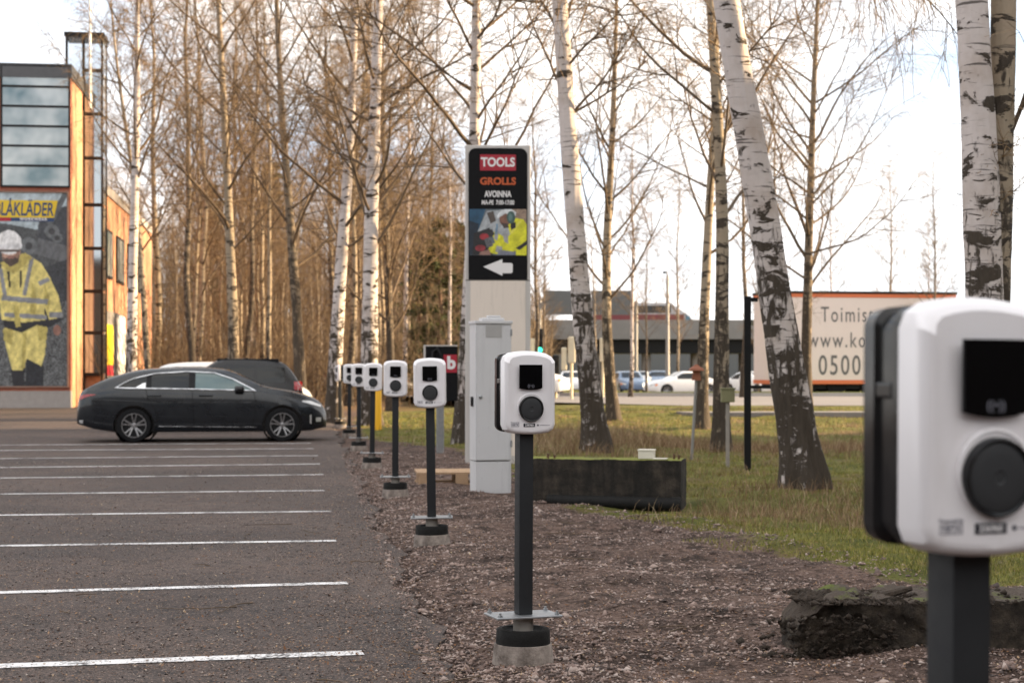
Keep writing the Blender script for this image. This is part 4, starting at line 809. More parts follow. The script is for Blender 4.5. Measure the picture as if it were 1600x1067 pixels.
far_cars = [('white car with only its roof showing over the navy estate', HB, 'paint_white', (X(226, 42), 42, 0), 5),
            ('silver car with orange indicator seen past the fourth charging station', SED, 'paint_silver', (X(505, 80), 79.5, 0.0), 4),
            ('white car whose bonnet shows just right of the sharp charger', SED, 'paint_white', (X(700, 61), 60, .20), 3),
            ('white car half hidden behind traffic light pole on the road', HB, 'paint_white', (X(897, 112), 113, -.405), -95),
            ('blue-grey car facing the camera on the road under the bridge', HB, 'paint_blue', (X(976, 110), 111, -.405), -84),
            ('pale silver car far back beneath the bridge beside the blue-grey one', SED, 'paint_silver', (X(1006, 128), 130, -.43), -100),
            ('small dark blue car parked far back under the bridge', HB, 'paint_blue', (X(1036, 130), 132, -.43), -100),
            ('white car on the road behind the bird feeder', SED, 'paint_white', (X(1122, 98), 98, -.36), 192),
            ('white car on the road left of the trailer, beside black post', SED, 'paint_white', (X(1150, 100), 102, -.38), -58)]
for lab, tp, pn, loc, rz in far_cars:
    wn_ = ((.75, 1.5), (1.6, 2.6)) if tp is HB else ((.95, 1.7), (1.8, 2.75))
    t_, c_ = simple_car('car', lab, loc, R(rz), tp, pn, tp[-1][0], wins=wn_, wlo=.98, wup=1.33); t_['group'] = 'cars around the road'
    sloped_glass('windscreen', 2.35 if tp is HB else 2.45, 2.95, .55, .62, t_, car=c_)

# ------------------------------------------------------------------ trailer with lettering, bridge, bus, signals
TYY = 70.0; kt = TYY/FPX
tr = thing('box_trailer', 'long cream box trailer with orange edging and large grey lettering', 'trailer', (X(1206, TYY), TYY, .12), R(9.3)); tl = 8.2
zt0, zt1 = Zz(600, TYY)-.12, Zz(458, TYY)-.12
MB().bbox(0, tl, 0, 2.5, zt0+.16, zt1-.16, .02).build('box', 'tarp', tr)
MB().box(-.02, tl+.02, -.02, 2.52, zt1-.158, zt1-.002).build('top_rail', 'tarp_orange', tr); MB().box(-.02, tl+.02, -.02, 2.52, zt0, zt0+.158).build('bottom_rail', 'tarp_orange', tr); MB().box(-.05, tl+.05, -.05, 2.55, zt1, zt1+.10).build('roof', 'dark_frame', tr)
MB().box(.3, tl-.2, .2, 2.3, zt0-.22, zt0-.002).build('chassis', 'steel_black', tr)
for wx in (1.6, 2.9, 4.4, 7.4):
    for yy_ in (.12, 2.1): MB().lathe([(.25, 0), (.42, .0), (.45, .05), (.45, .22), (.42, .26), (.22, .25)], 22, T((wx, yy_+.27, .45)) @ Matrix.Rotation(R(90), 4, 'X')).build('wheel', 'tyre', tr, True)
def tt(px, py): return T(((px-1206)*kt*1.035, -.006, Zz(py, TYY)-.12))
text('Toimisto', .92, 'print_grey', tr, tt(1283, 492), align='LEFT', sx=.67, space=1.24, bold=.004); text('www.kon', .92, 'print_grey', tr, tt(1263, 532), align='LEFT', sx=.70, space=1.24, bold=.004); text('0500', 1.18, 'print_grey', tr, tt(1279, 572), align='LEFT', sx=.70, space=1.2, bold=.010)

BYY = 185.0; kb = BYY/FPX
br = thing('road_bridge', 'grey concrete road bridge on piers crossing behind the trees', 'bridge', (X(820, BYY), BYY, 0)); bl = 75
MB().box(-30, bl, 0, 11, Zz(552, BYY), Zz(530, BYY)-.01).build('shaded_girder', 'steel_black', br); MB().box(-30, bl, -.8, 11.8, Zz(530, BYY), Zz(512, BYY)).build('deck', 'bridge_concrete', br); MB().box(-30, bl, -.75, -.5, Zz(512, BYY), Zz(500, BYY)).build('parapet', 'bridge_concrete', br)  # black under the deck: shade of the underside put into the colour
for q in range(17):
    for yq in (1.5, 8.5): MB().lathe([(.55, -1.2), (.5, Zz(552, BYY)-.01)], 12, T((-20+q*5.6+(.6 if yq > 2 else 0), yq, 0))).build('pier', 'pier_concrete', br, True)
MB().box(-60, bl+30, 60, 62, -1.5, 5.2).build('shaded_backdrop', 'gantry_grey', br)  # back wall in dark grey, under-bridge shade put into its colour
bu = thing('articulated_bus', 'red and grey bus with a slanted blue nose driving over the bridge', 'bus', (X(905, BYY+4), BYY+4, Zz(512, BYY)+.01)); bw = (1088-905)*kb
mb = MB(); pr = [(0, .35), (bw-1.0, .35), (bw, .7), (bw-.5, 1.4), (bw-2.6, 2.9), (0, 2.9)]; mb.prism(pr, 0, 2.5); mb.build('body', 'bus_grey', bu)
MB().box(.2, bw-1.1, -.02, -.002, .6, 1.6).build('red_stripe', 'bus_red', bu); MB().box(.3, bw-2.6, -.03, -.002, 1.75, 2.6).build('window_band', 'car_glass', bu); MB().prism([(bw-1.0, .6), (bw-.1, .75), (bw-.55, 1.42), (bw-1.0, 1.6)], -.02, -.002).build('blue_nose', 'bus_blue', bu)
for wx in (1.5, 5.5, bw-2.2): MB().lathe([(.5, 0), (.5, .3)], 18, T((wx, .4, .5)) @ Matrix.Rotation(R(90), 4, 'X')).build('wheel', 'tyre', bu)
GYY = 125.0; ga = thing('road_sign_gantry', 'pair of dark grey road sign panels on a gantry seen from behind', 'road sign', (X(852, GYY), GYY, 0)); kq = GYY/FPX
for a, b in ((0, 66*kq), (72*kq, 134*kq)): 
    MB().box(a, b, 0, .12, Zz(492, GYY), Zz(454, GYY)).build('panel', 'gantry_grey', ga)
MB().box(-.5, 134*kq+.5, .125, .35, Zz(478, GYY), Zz(472, GYY)).build('beam', 'pole_grey', ga)
for a in (-.4, 134*kq+.4): MB().tube([(a, .24, -1.0), (a, .24, Zz(470, GYY))], .12, 10).build('upright', 'pole_grey', ga)
def signal(px, py_head, Y, label, face=1, yellow=True, n=3):
    t = thing('traffic_signal', label, 'traffic light', (X(px, Y), Y, .1), 0, 'traffic signals at the junction'); zt = Zz(py_head, Y)-.1
    MB().tube([(0, 0, -.2), (0, 0, zt)], .055, 10).build('pole', 'cream_paint', t, True); MB().bbox(-.13, .13, -.2, -.06, zt-.5, zt+.42, .05).build('head', 'steel_black' if face else 'cream_paint', t)
    if face:
        for q, m_ in enumerate(('green_light', 'dark_frame', 'dark_frame')): MB().lathe([(.10, 0), (.10, .03), (.04, .045)], 14, T((0, -.2, zt-.38+q*.32)) @ Matrix.Rotation(R(90), 4, 'X')).build('lens', m_, t)
    if yellow: MB().bbox(-.36, -.17, -.16, -.05, zt-.75, zt+.05, .05).build('side_head', 'cream_paint', t)
signal(843, 531, 62, 'traffic light showing green just right of the pylon sign'); signal(868, 573, 60, 'low traffic light showing green beside the sharp charger', yellow=False); signal(893, 545, 58, 'cream traffic light housing seen from behind, left of thick birch', 0); signal(942, 545, 64, 'cream traffic light seen from behind, right of thick birch', 0, False)
lp = thing('lamp_post', 'tall grey street lamp pole standing before the bridge', 'street lamp', (X(1043, 110), 110, 0)); MB().tube([(0, 0, -1), (0, 0, 4), (0, 0, 7.4)], [.16, .12, .09], 12).build('pole', 'pole_grey', lp, True); MB().tube([(0, 0, 7.3), (0, .5, 7.6), (0, 1.3, 7.65)], .06, 8).build('arm', 'pole_grey', lp, True); MB().bbox(-.15, .15, 1.2, 1.9, 7.58, 7.72, .04).build('lamp_head', 'dark_frame', lp)

# ------------------------------------------------------------------ trees
def tubes(paths, radii, sides):                                             # (M,P,3), (M,P) -> verts, quads
    M_, P_, _ = paths.shape; t = np.gradient(paths, axis=1); t /= np.linalg.norm(t, axis=2, keepdims=True)+1e-9
    ref = np.where(np.abs(t[..., :1]) < .8, np.array([1., 0, 0]), np.array([0, 1., 0])); a = np.cross(t, ref); a /= np.linalg.norm(a, axis=2, keepdims=True)+1e-9; b = np.cross(t, a)
    an = np.arange(sides)*2*np.pi/sides; ring = a[:, :, None]*np.cos(an)[None, None, :, None]+b[:, :, None]*np.sin(an)[None, None, :, None]
    V = (paths[:, :, None]+ring*radii[:, :, None, None]).reshape(-1, 3)
    m, p, s_ = np.meshgrid(np.arange(M_), np.arange(P_-1), np.arange(sides), indexing='ij'); s2 = (s_+1) % sides; o = m*P_*sides
    F = np.stack([o+p*sides+s_, o+p*sides+s2, o+(p+1)*sides+s2, o+(p+1)*sides+s_], -1).reshape(-1, 4); return V, F
def ribbons(paths, radii):
    M_, P_, _ = paths.shape; t = np.gradient(paths, axis=1); a = np.cross(t, np.random.default_rng(M_).normal(0, 1, (M_, 1, 3))); a /= np.linalg.norm(a, axis=2, keepdims=True)+1e-9
    V = np.stack([paths-a*radii[..., None], paths+a*radii[..., None]], 2).reshape(-1, 3); m, p = np.meshgrid(np.arange(M_), np.arange(P_-1), indexing='ij'); o = m*P_*2+p*2
    return V, np.stack([o, o+1, o+3, o+2], -1).reshape(-1, 4)
def grow(rng, st, di, ln, P_, wob, pull):
    M_ = len(st); out = np.zeros((M_, P_, 3)); out[:, 0] = st; d_ = di/np.linalg.norm(di, axis=1, keepdims=True); step = (ln/(P_-1))[:, None]
    for i in range(1, P_):
        d_ = d_+rng.normal(0, wob, (M_, 3)); d_[:, 2] += pull if np.isscalar(pull) else pull; d_ /= np.linalg.norm(d_, axis=1, keepdims=True); out[:, i] = out[:, i-1]+d_*step
    return out
def along(paths, idx, t):                                                   # point and direction on path idx at t in 0..1
    P_ = paths.shape[1]; f = t*(P_-1); i = np.minimum(f.astype(int), P_-2); u = (f-i)[:, None]; a = paths[idx, i]; b = paths[idx, i+1]; dr = b-a; return a+dr*u, dr/(np.linalg.norm(dr, axis=1, keepdims=True)+1e-9)
def birch(seed, H, r0, trunk=None, lo=.25, n1=30, n2=9, n3=8, n4=4, spread=3.2, up=.045, ang=(30, 62), droop=-.13, twig=1.0, r_top=.16, extra=None, fine=2, rings=40, sides=20, rug=.03):
    rng = np.random.default_rng(seed)
    P_ = rings; tt_ = np.linspace(0, 1, P_)
    if trunk is None:
        wx = np.cumsum(rng.normal(0, .045, P_))*H/16; wy = np.cumsum(rng.normal(0, .045, P_))*H/16; k_ = np.ones(5)/5; wx = np.convolve(np.pad(wx, 2, 'edge'), k_, 'valid'); wy = np.convolve(np.pad(wy, 2, 'edge'), k_, 'valid')
        path = np.stack([wx-wx[0], wy-wy[0], tt_*H], 1)
    else:
        tr_ = np.array(trunk, float); z = tt_*H; path = np.stack([np.interp(z, tr_[:, 2], tr_[:, 0]), np.interp(z, tr_[:, 2], tr_[:, 1]), z], 1)
        q_ = P_//7; k_ = np.ones(2*q_+1)/(2*q_+1); path[:, 0] = np.convolve(np.pad(path[:, 0], q_, 'reflect', reflect_type='odd'), k_, 'valid'); path[:, 1] = np.convolve(np.pad(path[:, 1], q_, 'reflect', reflect_type='odd'), k_, 'valid')
    zf = tt_*H; rad = r0*((1-tt_)**.8*(1-r_top)+r_top*.35)*(1+.55*np.exp(-zf/.28)+.14*np.exp(-zf/1.2))*(1+.02*np.sin(zf*3+seed)); path[0, 2] -= .15
    Vt, Ft = tubes(path[None], rad[None], sides)
    nz_ = np.sin(np.arange(len(Vt))*2.4)*.0; ring = np.arange(sides)*2*np.pi/sides
    lob = (1+.10*np.sin(ring*5+seed)*np.exp(-zf/.5)[:, None]+.03*np.sin(ring*3+zf[:, None]*2)+rng.normal(0, .010, (P_, sides))+rug*(1+1.6*np.exp(-zf/1.2))[:, None]*(np.sin(ring*7+2.2*np.sin(zf[:, None]*1.9+seed)+zf[:, None])*.5+np.sin(ring*11-zf[:, None]*4.1+1.5*np.sin(ring*3+zf[:, None]*2.7))*.5)); Vt = (path[:, None]+(Vt.reshape(P_, sides, 3)-path[:, None])*lob[..., None]).reshape(-1, 3)
    VF = []
    # main limbs
    u = lo+(1-lo)*(np.arange(n1)+rng.random(n1))/n1*.97; az = np.arange(n1)*2.4+rng.normal(0, .5, n1); an = np.radians(rng.uniform(ang[0], ang[1], n1)); st, _ = along(path[None], np.zeros(n1, int), u)
    di = np.stack([np.cos(az)*np.sin(an), np.sin(az)*np.sin(an), np.cos(an)], 1); l1 = spread*(.25+.95*(1-u)**.75)*rng.uniform(.7, 1.25, n1)
    if extra is not None:
        ex = np.array(extra, float); st = np.concatenate([st, ex[:, :3]]); di = np.concatenate([di, ex[:, 3:6]]); l1 = np.concatenate([l1, ex[:, 6]]); u = np.concatenate([u, np.clip(ex[:, 2]/H, 0, .95)]); n1 = len(st)
    p1 = grow(rng, st, di, l1, 11, .075, up); r1 = np.interp(u, tt_, rad)*rng.uniform(.28, .5, n1); r1 = np.minimum(r1, .007+np.where(np.arange(n1) < n1-(0 if extra is None else len(extra)), .0088, .0065)*l1)
    R1 = r1[:, None]*np.linspace(1, .18, 11)[None]; VF.append((*tubes(p1, R1, 6), 0))
    # secondary
    def kids(par, lens, rpar, n, tlo, lenf, jit, P_, wob, pull, sides, rmax, rmin, mat):
        idx = np.repeat(np.arange(len(par)), n); t = tlo+(1-tlo)*rng.random(len(idx))**.8; s_, dr = along(par, idx, t); q = rng.normal(0, 1, (len(idx), 3)); q -= (q*dr).sum(1, keepdims=True)*dr; q /= np.linalg.norm(q, axis=1, keepdims=True)+1e-9
        d_ = dr*np.cos(jit)+q*np.sin(jit); l_ = lens[idx]*lenf*(1.15-.7*t)*rng.uniform(.5, 1.3, len(idx)); p_ = grow(rng, s_, d_, l_, P_, wob, pull); rr = np.minimum(rpar[idx]*.6, rmax)*rng.uniform(.7, 1, len(idx)); R_ = np.maximum(rr[:, None]*np.linspace(1, .3, P_)[None], rmin); VF.append((*(tubes(p_, R_, sides) if sides > 2 else ribbons(p_, R_)), mat)); return p_, l_, rr
    p2, l2, r2 = kids(p1, l1, r1, n2, .12, .52, .75, 7, .10, -.005, 4, .014, .0022, 0)
    p3, l3, r3 = kids(p2, np.maximum(l2, .55), r2, n3, .10, .62*twig, .7, 5, .13, droop*.6, fine, .0050, .0024, 1)
    if n4: kids(p3, np.maximum(l3, .35), r3, n4, .10, .65*twig, .6, 4, .14, droop, 2, .0038, .0024, 1)
    return (Vt, Ft), VF
def birch_meshes(name, data, bark):
    (Vt, Ft), VF = data; tm = raw('trunk', Vt, Ft, bark, smooth=True); me_t = tm.data; bpy.data.objects.remove(tm)
    vs, fs, ms, o = [], [], [], 0
    for v, f, m_ in VF: vs.append(v); fs.append(f+o); ms.append(np.full(len(f), m_)); o += len(v)
    cm = raw('crown', np.concatenate(vs), np.concatenate(fs), 'branch_bark', smooth=True); cm.data.materials.append(MATS['twig_bark']); cm.data.polygons.foreach_set('material_index', np.concatenate(ms).astype(np.int32)); me_c = cm.data; bpy.data.objects.remove(cm); return me_t, me_c
def plant(meshes, label, loc, rz=0, sc=1.0, group=None, name='birch_tree', tilt=(0, 0)):
    t = thing(name, label, 'tree', loc, 0, group); t.rotation_euler = (tilt[0], tilt[1], rz); t.scale = (sc, sc, sc) if np.isscalar(sc) else sc
    for nm, me in zip(('trunk', 'crown'), meshes): o = bpy.data.objects.new(nm, me); COL.objects.link(o); o.parent = t
    return t
def hero(label, Y, pts, w0, H, seed, bark='birch_bark', **kw):              # pts: (px, py) down the trunk in the photo, first is the foot
    foot = Vector((X(pts[0][0], Y), Y, Zz(pts[0][1], Y))); gz_ = float(tz(foot.x, foot.y)); tk = [(X(px, Y)-foot.x, 0, max(0, Zz(py, Y)-gz_) if i else 0) for i, (px, py) in enumerate(pts)]
    last = tk[-1]; prev = tk[-2]; sl_ = (last[0]-prev[0])/max(.1, last[2]-prev[2])*.5
    if last[2] < H: tk.append((last[0]+sl_*(H-last[2]), .3, H))
    dt = birch(seed, H, w0/2, tk, **kw); return plant(birch_meshes('birch', dt, bark), label, (foot.x, Y, gz_))
hero('thick leaning white birch with dark fissured base right of black post', 16.7, [(1258, 782), (1232, 600), (1203, 400), (1173, 200), (1128, 0), (1108, -150)], .47, 13, 11, lo=.36, n1=20, n2=9, n3=8, n4=4, spread=3.4, up=-.02, ang=(50, 80), droop=-.3, twig=1.35, r_top=.4, fine=3, rings=110, sides=44, rug=.035,
     extra=[(-.75-.05*q, 0, 5.4+.13*q, .9, .55*math.sin(q*2.1), .34+.1*math.cos(q*1.7), 2.0+.55*(q % 4)) for q in range(11)])
hero('twin-stemmed white birch rising behind the closest charging station', 14.0, [(1545, 800), (1541, 440), (1532, 250), (1520, 60), (1508, -200)], .50, 12, 12, lo=.55, n1=12, n2=8, n3=8, n4=4, spread=2.6, r_top=.5, fine=3, rings=110, sides=44, rug=.035,
     extra=[(-.02, .02, 2.3, .32, .2, 1, 1.2)])
hero('darker second stem of the twin birch behind closest charging station', 14.12, [(1553, 800), (1554, 440), (1560, 280), (1568, 100), (1572, -80)], .40, 11, 13, 'birch_bark_far', lo=.40, n1=12, n2=8, n3=8, n4=4, spread=2.6, r_top=.5, fine=3, rings=110, sides=44, rug=.035, extra=[(.02, 0, 3.05, .45, .1, 1, 2.6)])
hero('thick white birch with scaly dark base right of the pylon sign', 26.0, [(933, 698), (915, 560), (903, 420), (893, 280), (884, 120), (872, 0), (866, -120)], .50, 14, 14, lo=.36, n1=26, n2=9, n3=8, n4=4, spread=3.0, droop=-.26, r_top=.5, fine=3, rings=110, sides=44, rug=.035, extra=[(-.35, 0, 5.3, .9, 0, .35, 2.0)])
hero('thin dark-sided birch close behind the thick birch with scaly base', 40.0, [(958, 640), (950, 560), (945, 440), (952, 300), (960, 150)], .30, 12, 15, 'birch_bark_far', lo=.22, n1=30, spread=3.6)
hero('slim birch whose foot stands just right of bird feeder', 38.0, [(1096, 640), (1098, 560), (1104, 400), (1112, 260), (1120, 100)], .30, 13, 16, 'birch_bark_far', lo=.30, n1=26, spread=3.6)
hero('grey-white birch standing behind the olive-topped post', 25.5, [(1126, 706), (1127, 560), (1130, 400), (1128, 250), (1112, 60)], .27, 12, 17, 'birch_bark_far', lo=.30, n1=24, spread=3.0)
hero('wide-branched dark birch rising above the cream trailer', 46.0, [(1258, 640), (1262, 440), (1266, 300), (1272, 120), (1280, -50)], .34, 14, 18, 'birch_bark_dark', lo=.22, n1=46, n2=9, n3=7, n4=4, spread=5.0, ang=(35, 70))
hero('birch standing directly behind the pylon sign', 28.0, [(722, 690), (727, 560), (738, 400), (741, 230), (744, 60)], .30, 13, 19, lo=.30, n1=32, n2=9, n3=8, n4=4, spread=3.4)
hero('stout white birch with black scars behind the fifth and sixth chargers', 37.5, [(578, 645), (577, 540), (578, 420), (582, 280), (588, 120), (592, 0)], .46, 15, 20, lo=.26, n1=36, n2=9, n3=8, n4=4, spread=4.2)
hero('grey birch left of the farthest charging station', 40.0, [(520, 625), (525, 520), (534, 400), (545, 260), (552, 100)], .40, 14, 21, lo=.28, n1=32, n2=9, n3=8, n4=4, spread=4.0)
hero('dark-barked birch standing behind the tail of black sport utility car', 44.0, [(472, 625), (466, 520), (458, 400), (448, 280), (436, 120)], .34, 15, 22, 'birch_bark_dark', lo=.25, n1=36, n2=9, n3=8, n4=4, spread=4.2)
hero('tall birch behind the windscreen of the navy estate', 46.0, [(366, 625), (366, 520), (360, 400), (354, 250), (346, 100), (340, 0)], .36, 16, 23, 'birch_bark_far', lo=.28, n1=38, n2=9, n3=8, n4=4, spread=4.2)
hero('black and white birch beside the end of the building', 47.0, [(205, 630), (206, 520), (208, 380), (214, 200), (214, 0)], .36, 16, 24, lo=.40, n1=30, n2=9, n3=8, n4=4, spread=4.0)
hero('slender pale birch just right of the one by the building end', 52.0, [(236, 625), (226, 520), (222, 400), (205, 250), (178, 80)], .24, 15, 25, 'birch_bark_far', lo=.32, n1=30, spread=3.6)
hero('dark slim tree with a low forked limb right of the yellow post', 52.0, [(612, 640), (610, 540), (606, 420), (600, 250)], .30, 14, 26, 'birch_bark_dark', lo=.16, n1=40, n2=9, n3=8, n4=5, spread=4.6)
# woodland behind the lot: copies of a few thin birches
VAR = []
for s_ in range(6):
    bk = ['birch_bark_far', 'birch_bark_far', 'birch_bark_dark', 'birch_bark_far', 'birch_bark', 'birch_bark_far'][s_]
    VAR.append(birch_meshes('birch', birch(40+s_, 17, .125, None, lo=.20+.05*(s_ % 3), n1=38, n2=8, n3=6, n4=3, spread=3.0, ang=(28, 60)), bk))
rng = np.random.default_rng(77); spots = []
while len(spots) < 120:
    Y = rng.uniform(54, 135); px = rng.uniform(150, 735)
    x = X(px, Y)
    if x < BX-.126*(Y-BY)+1.5 and Y < 82: continue
    if Y < 70 and px > 640: continue
    if any((x-a)**2+(Y-b)**2 < 1.3**2 for a, b in spots): continue
    spots.append((x, Y))
for i, (x, Y) in enumerate(spots):
    s_ = rng.uniform(.8, 1.1) if Y < 72 else rng.uniform(.5, .75)*(1+(Y-72)/160); plant(VAR[rng.integers(6)], 'slender birch among the many trunks of the woodland behind the parking lot', (x, Y, 0), rng.uniform(0, 6.28), (s_*rng.uniform(.8, 1.3),)*2+(s_,), 'birches of the woodland behind the parking lot', tilt=(rng.normal(0, .02), rng.normal(0, .02)))
sp2 = [(835, 60), (1010, 90), (1060, 100), (1185, 95), (1452, 96), (1396, 92), (1460, 70), (1215, 58), (790, 75), (850, 110), (930, 105), (700, 62), (985, 64), (1160, 62), (1300, 92)]
labs = ['bare birch beyond the road, seen just right of pylon sign', 'bare thin birch before the bridge left of the street lamp', 'bare thin birch before the bridge right of the street lamp', 'bare birch behind the black post beyond the road', 'bare birch rising far behind the closest charger, left of the twin birch', 'bare birch far behind the trailer left of the closest charger', 'bare birch showing over the top of the closest charger', 'bare birch between leaning birch and the trailer edge', 'bare birch showing beside the pylon sign top', 'bare birch far behind the traffic light', 'bare birch behind the road sign gantry', 'bare birch left of the pylon sign behind notice sign', 'bare birch standing beyond the ditch left of the bird feeder', 'bare birch beyond the ditch behind the olive-topped post', 'bare birch far behind trailer lettering']
for (px, Y), lab in zip(sp2, labs): s_ = rng.uniform(.55, .85); plant(VAR[rng.integers(6)], lab, (X(px, Y), Y, float(tz(X(px, Y), Y))), rng.uniform(0, 6.28), s_, 'scattered bare birches beyond the verge')
# conifers
def conifer(seed, H, rad, dens=1.0, lo=.06, pine=False):
    rng = np.random.default_rng(seed); tt_ = np.linspace(0, 1, 14); path = np.stack([rng.normal(0, .02, 14), rng.normal(0, .02, 14), tt_*H], 1); trunk = tubes(path[None], (.16*(1-tt_)+.02)[None], 9)
    n = int(170*dens); u = lo+(1-lo)*rng.random(n)**1.1*.98; az = rng.random(n)*6.28; l_ = rad*(1-u)**.8*rng.uniform(.6, 1.15, n)+.15; st = np.stack([np.zeros(n), np.zeros(n), u*H], 1); di = np.stack([np.cos(az), np.sin(az), np.full(n, .10 if not pine else .45)], 1); p = grow(rng, st, di, l_, 7, .06, -.05)
    limb = tubes(p, .025*np.linspace(1, .2, 7)[None].repeat(n, 0), 4)
    m = 70; idx = np.repeat(np.arange(n), m); t = .12+.88*rng.random(len(idx)); c, dr = along(p, idx, t); d_ = dr*.6+rng.normal(0, .55, (len(idx), 3)); d_[:, 2] -= .35 if not pine else -.1; d_ /= np.linalg.norm(d_, axis=1, keepdims=True); ln_ = rng.uniform(.16, .34, len(idx))[:, None]; sd_ = np.cross(d_, rng.normal(0, 1, (len(idx), 3))); sd_ /= np.linalg.norm(sd_, axis=1, keepdims=True)+1e-9; wd = rng.uniform(.018, .04, len(idx))[:, None]
    V = np.stack([c-sd_*wd*.5, c+d_*ln_*.55-sd_*wd, c+d_*ln_, c+d_*ln_*.5+sd_*wd], 1).reshape(-1, 3); F = np.arange(len(V)).reshape(-1, 4); return trunk, limb, (V, F, np.repeat(rng.random(len(idx)), 4))
def conifer_meshes(seed, *a, **k):
    tr_, lb, (V, F, ti) = conifer(seed, *a, **k); out = []
    for nm, (v, f), m_, t_ in (('trunk', tr_, 'spruce_bark', None), ('limbs', lb, 'spruce_bark', None), ('crown', (V, F), 'needle', ti)): o = raw(nm, v, f, m_, tint=t_); out.append(o.data); bpy.data.objects.remove(o)
    return out
CON = [conifer_meshes(1, 9, 2.4, .9), conifer_meshes(2, 13, 2.6, 1.0, lo=.35, pine=True)]
for (px, Y, v, s_, lab) in ((688, 66, 0, .82, 'dark green spruce behind the black framed notice sign'), (655, 84, 0, 1.0, 'spruce standing behind the fourth charging station'), (715, 92, 0, 1.05, 'spruce half hidden by the pylon sign'), (425, 120, 1, 1.25, 'tall pine among the birches above the black sport utility car'), (330, 128, 1, 1.2, 'tall pine among the birches above the white car roof'), (600, 110, 1, 1.1, 'tall pine behind the stout white birch'), (1200, 150, 1, .9, 'dark pine beyond the bridge end behind the leaning birch')):
    t = thing('conifer_tree', lab, 'tree', (X(px, Y), Y, 0), rng.uniform(0, 6), 'evergreens in the woodland'); t.scale = (s_,)*3
    for nm, me in zip(('trunk', 'limbs', 'crown'), CON[v]): o = bpy.data.objects.new(nm, me); COL.objects.link(o); o.parent = t
# far wood and brushwood that read as one brown mass
rng = np.random.default_rng(5); n = 650; Y = rng.uniform(128, 190, n); px = rng.uniform(60, 860, n); st = np.stack([(px-800)/FPX*Y, Y, np.zeros(n)-.1], 1); Hh = rng.uniform(9, 15, n)*np.where(px > 700, .6, 1)
p0 = grow(rng, st, np.tile([0, 0, 1.], (n, 1)), Hh, 7, .03, .03); vf = [tubes(p0, np.linspace(.11, .02, 7)[None]*rng.uniform(.6, 1.3, n)[:, None], 4)]
idx = np.repeat(np.arange(n), 14); t = .15+.85*rng.random(len(idx)); s_, _ = along(p0, idx, t); az = rng.random(len(idx))*6.28; p1 = grow(rng, s_, np.stack([np.cos(az)*.7, np.sin(az)*.7, np.full(len(idx), .9)], 1), rng.uniform(1, 3, len(idx)), 4, .12, .02); vf.append(ribbons(p1, np.linspace(.025, .007, 4)[None].repeat(len(idx), 0)))
idx = np.repeat(np.arange(len(p1)), 5); t = rng.random(len(idx)); s_, dr = along(p1, idx, t); p2 = grow(rng, s_, dr+rng.normal(0, .6, (len(idx), 3)), rng.uniform(.5, 1.3, len(idx)), 3, .15, -.05); vf.append(ribbons(p2, np.linspace(.012, .006, 3)[None].repeat(len(idx), 0)))
o_ = 0; vs, fs = [], []
for v, f in vf: vs.append(v); fs.append(f+o_); o_ += len(v)
far = raw('far_wood', np.concatenate(vs), np.concatenate(fs), 'far_twig'); tag(far, 'brown mass of bare far-off woodland behind the parking lot', 'woodland', kind='stuff')
n = 2600; Y = rng.uniform(56, 125, n); px = rng.uniform(150, 740, n); x = (px-800)/FPX*Y; ok = ~((x < BX-.126*(Y-BY)+1.0) & (Y < 82)); Y, x = Y[ok], x[ok]; n = len(Y)
p0 = grow(rng, np.stack([x, Y, np.zeros(n)-.05], 1), np.stack([rng.normal(0, .25, n), rng.normal(0, .25, n), np.ones(n)], 1), rng.uniform(1.0, 4.2, n), 5, .10, .03); vf = [tubes(p0, np.linspace(.016, .005, 5)[None].repeat(n, 0), 3)]
idx = np.repeat(np.arange(n), 12); t = .1+.9*rng.random(len(idx)); s_, dr = along(p0, idx, t); p1 = grow(rng, s_, dr+rng.normal(0, .5, (len(idx), 3)), rng.uniform(.3, 1.2, len(idx)), 4, .13, .01); vf.append(ribbons(p1, np.linspace(.007, .004, 4)[None].repeat(len(idx), 0)))
o_ = 0; vs, fs = [], []
for v, f in vf: vs.append(v); fs.append(f+o_); o_ += len(v)
bw_ = raw('brushwood', np.concatenate(vs), np.concatenate(fs), 'far_twig'); tag(bw_, 'low brown brushwood between the birch trunks behind the lot', 'brushwood', kind='stuff')

# ------------------------------------------------------------------ ground cover
def blades(name, x, y, h, wd, lean, mat, label, cat, seed):
    rng = np.random.default_rng(seed); n = len(x); z = tz(x, y)-.004; az = rng.random(n)*6.28; dx, dy = np.cos(az), np.sin(az); l_ = lean*rng.uniform(.2, 1.2, n); az2 = rng.random(n)*6.28; lx, ly = np.cos(az2)*l_*h, np.sin(az2)*l_*h
    b = np.stack([x, y, z], 1); s_ = np.stack([dx*wd, dy*wd, np.zeros(n)], 1); mid = b+np.stack([lx*.4, ly*.4, h*.6], 1); tip = b+np.stack([lx, ly, h*np.cos(l_*.6)], 1)
    V = np.stack([b-s_, b+s_, mid+s_*.7, mid-s_*.7, tip+s_*.15, tip-s_*.15], 1).reshape(-1, 3); i_ = 6*np.arange(n)[:, None]; F = np.concatenate([i_+np.array([[0, 1, 2, 3]]), i_+np.array([[3, 2, 4, 5]])]); o = raw(name, V, F, mat, tint=np.repeat(rng.random(n), 6)); tag(o, label, cat, kind='stuff'); return o
def fnoise(x, y, s, seed=0):
    return (np.sin(x*s+1.7*np.sin(y*s*.8+seed))+np.sin(y*s*1.3+1.3*np.sin(x*s*.7+2*seed))+np.sin((x+y)*s*2.1+seed))/3
rng = np.random.default_rng(21); n = 480000; Y = 9.6*np.exp(rng.random(n)*math.log(46/9.6)); x = rng.uniform(-.33, .34, n)*Y
bnd = x-np.interp(Y, XB_Y, XB_X)+.55*fnoise(x, Y, 2.2, 1)+.3*fnoise(x, Y, 6, 3)
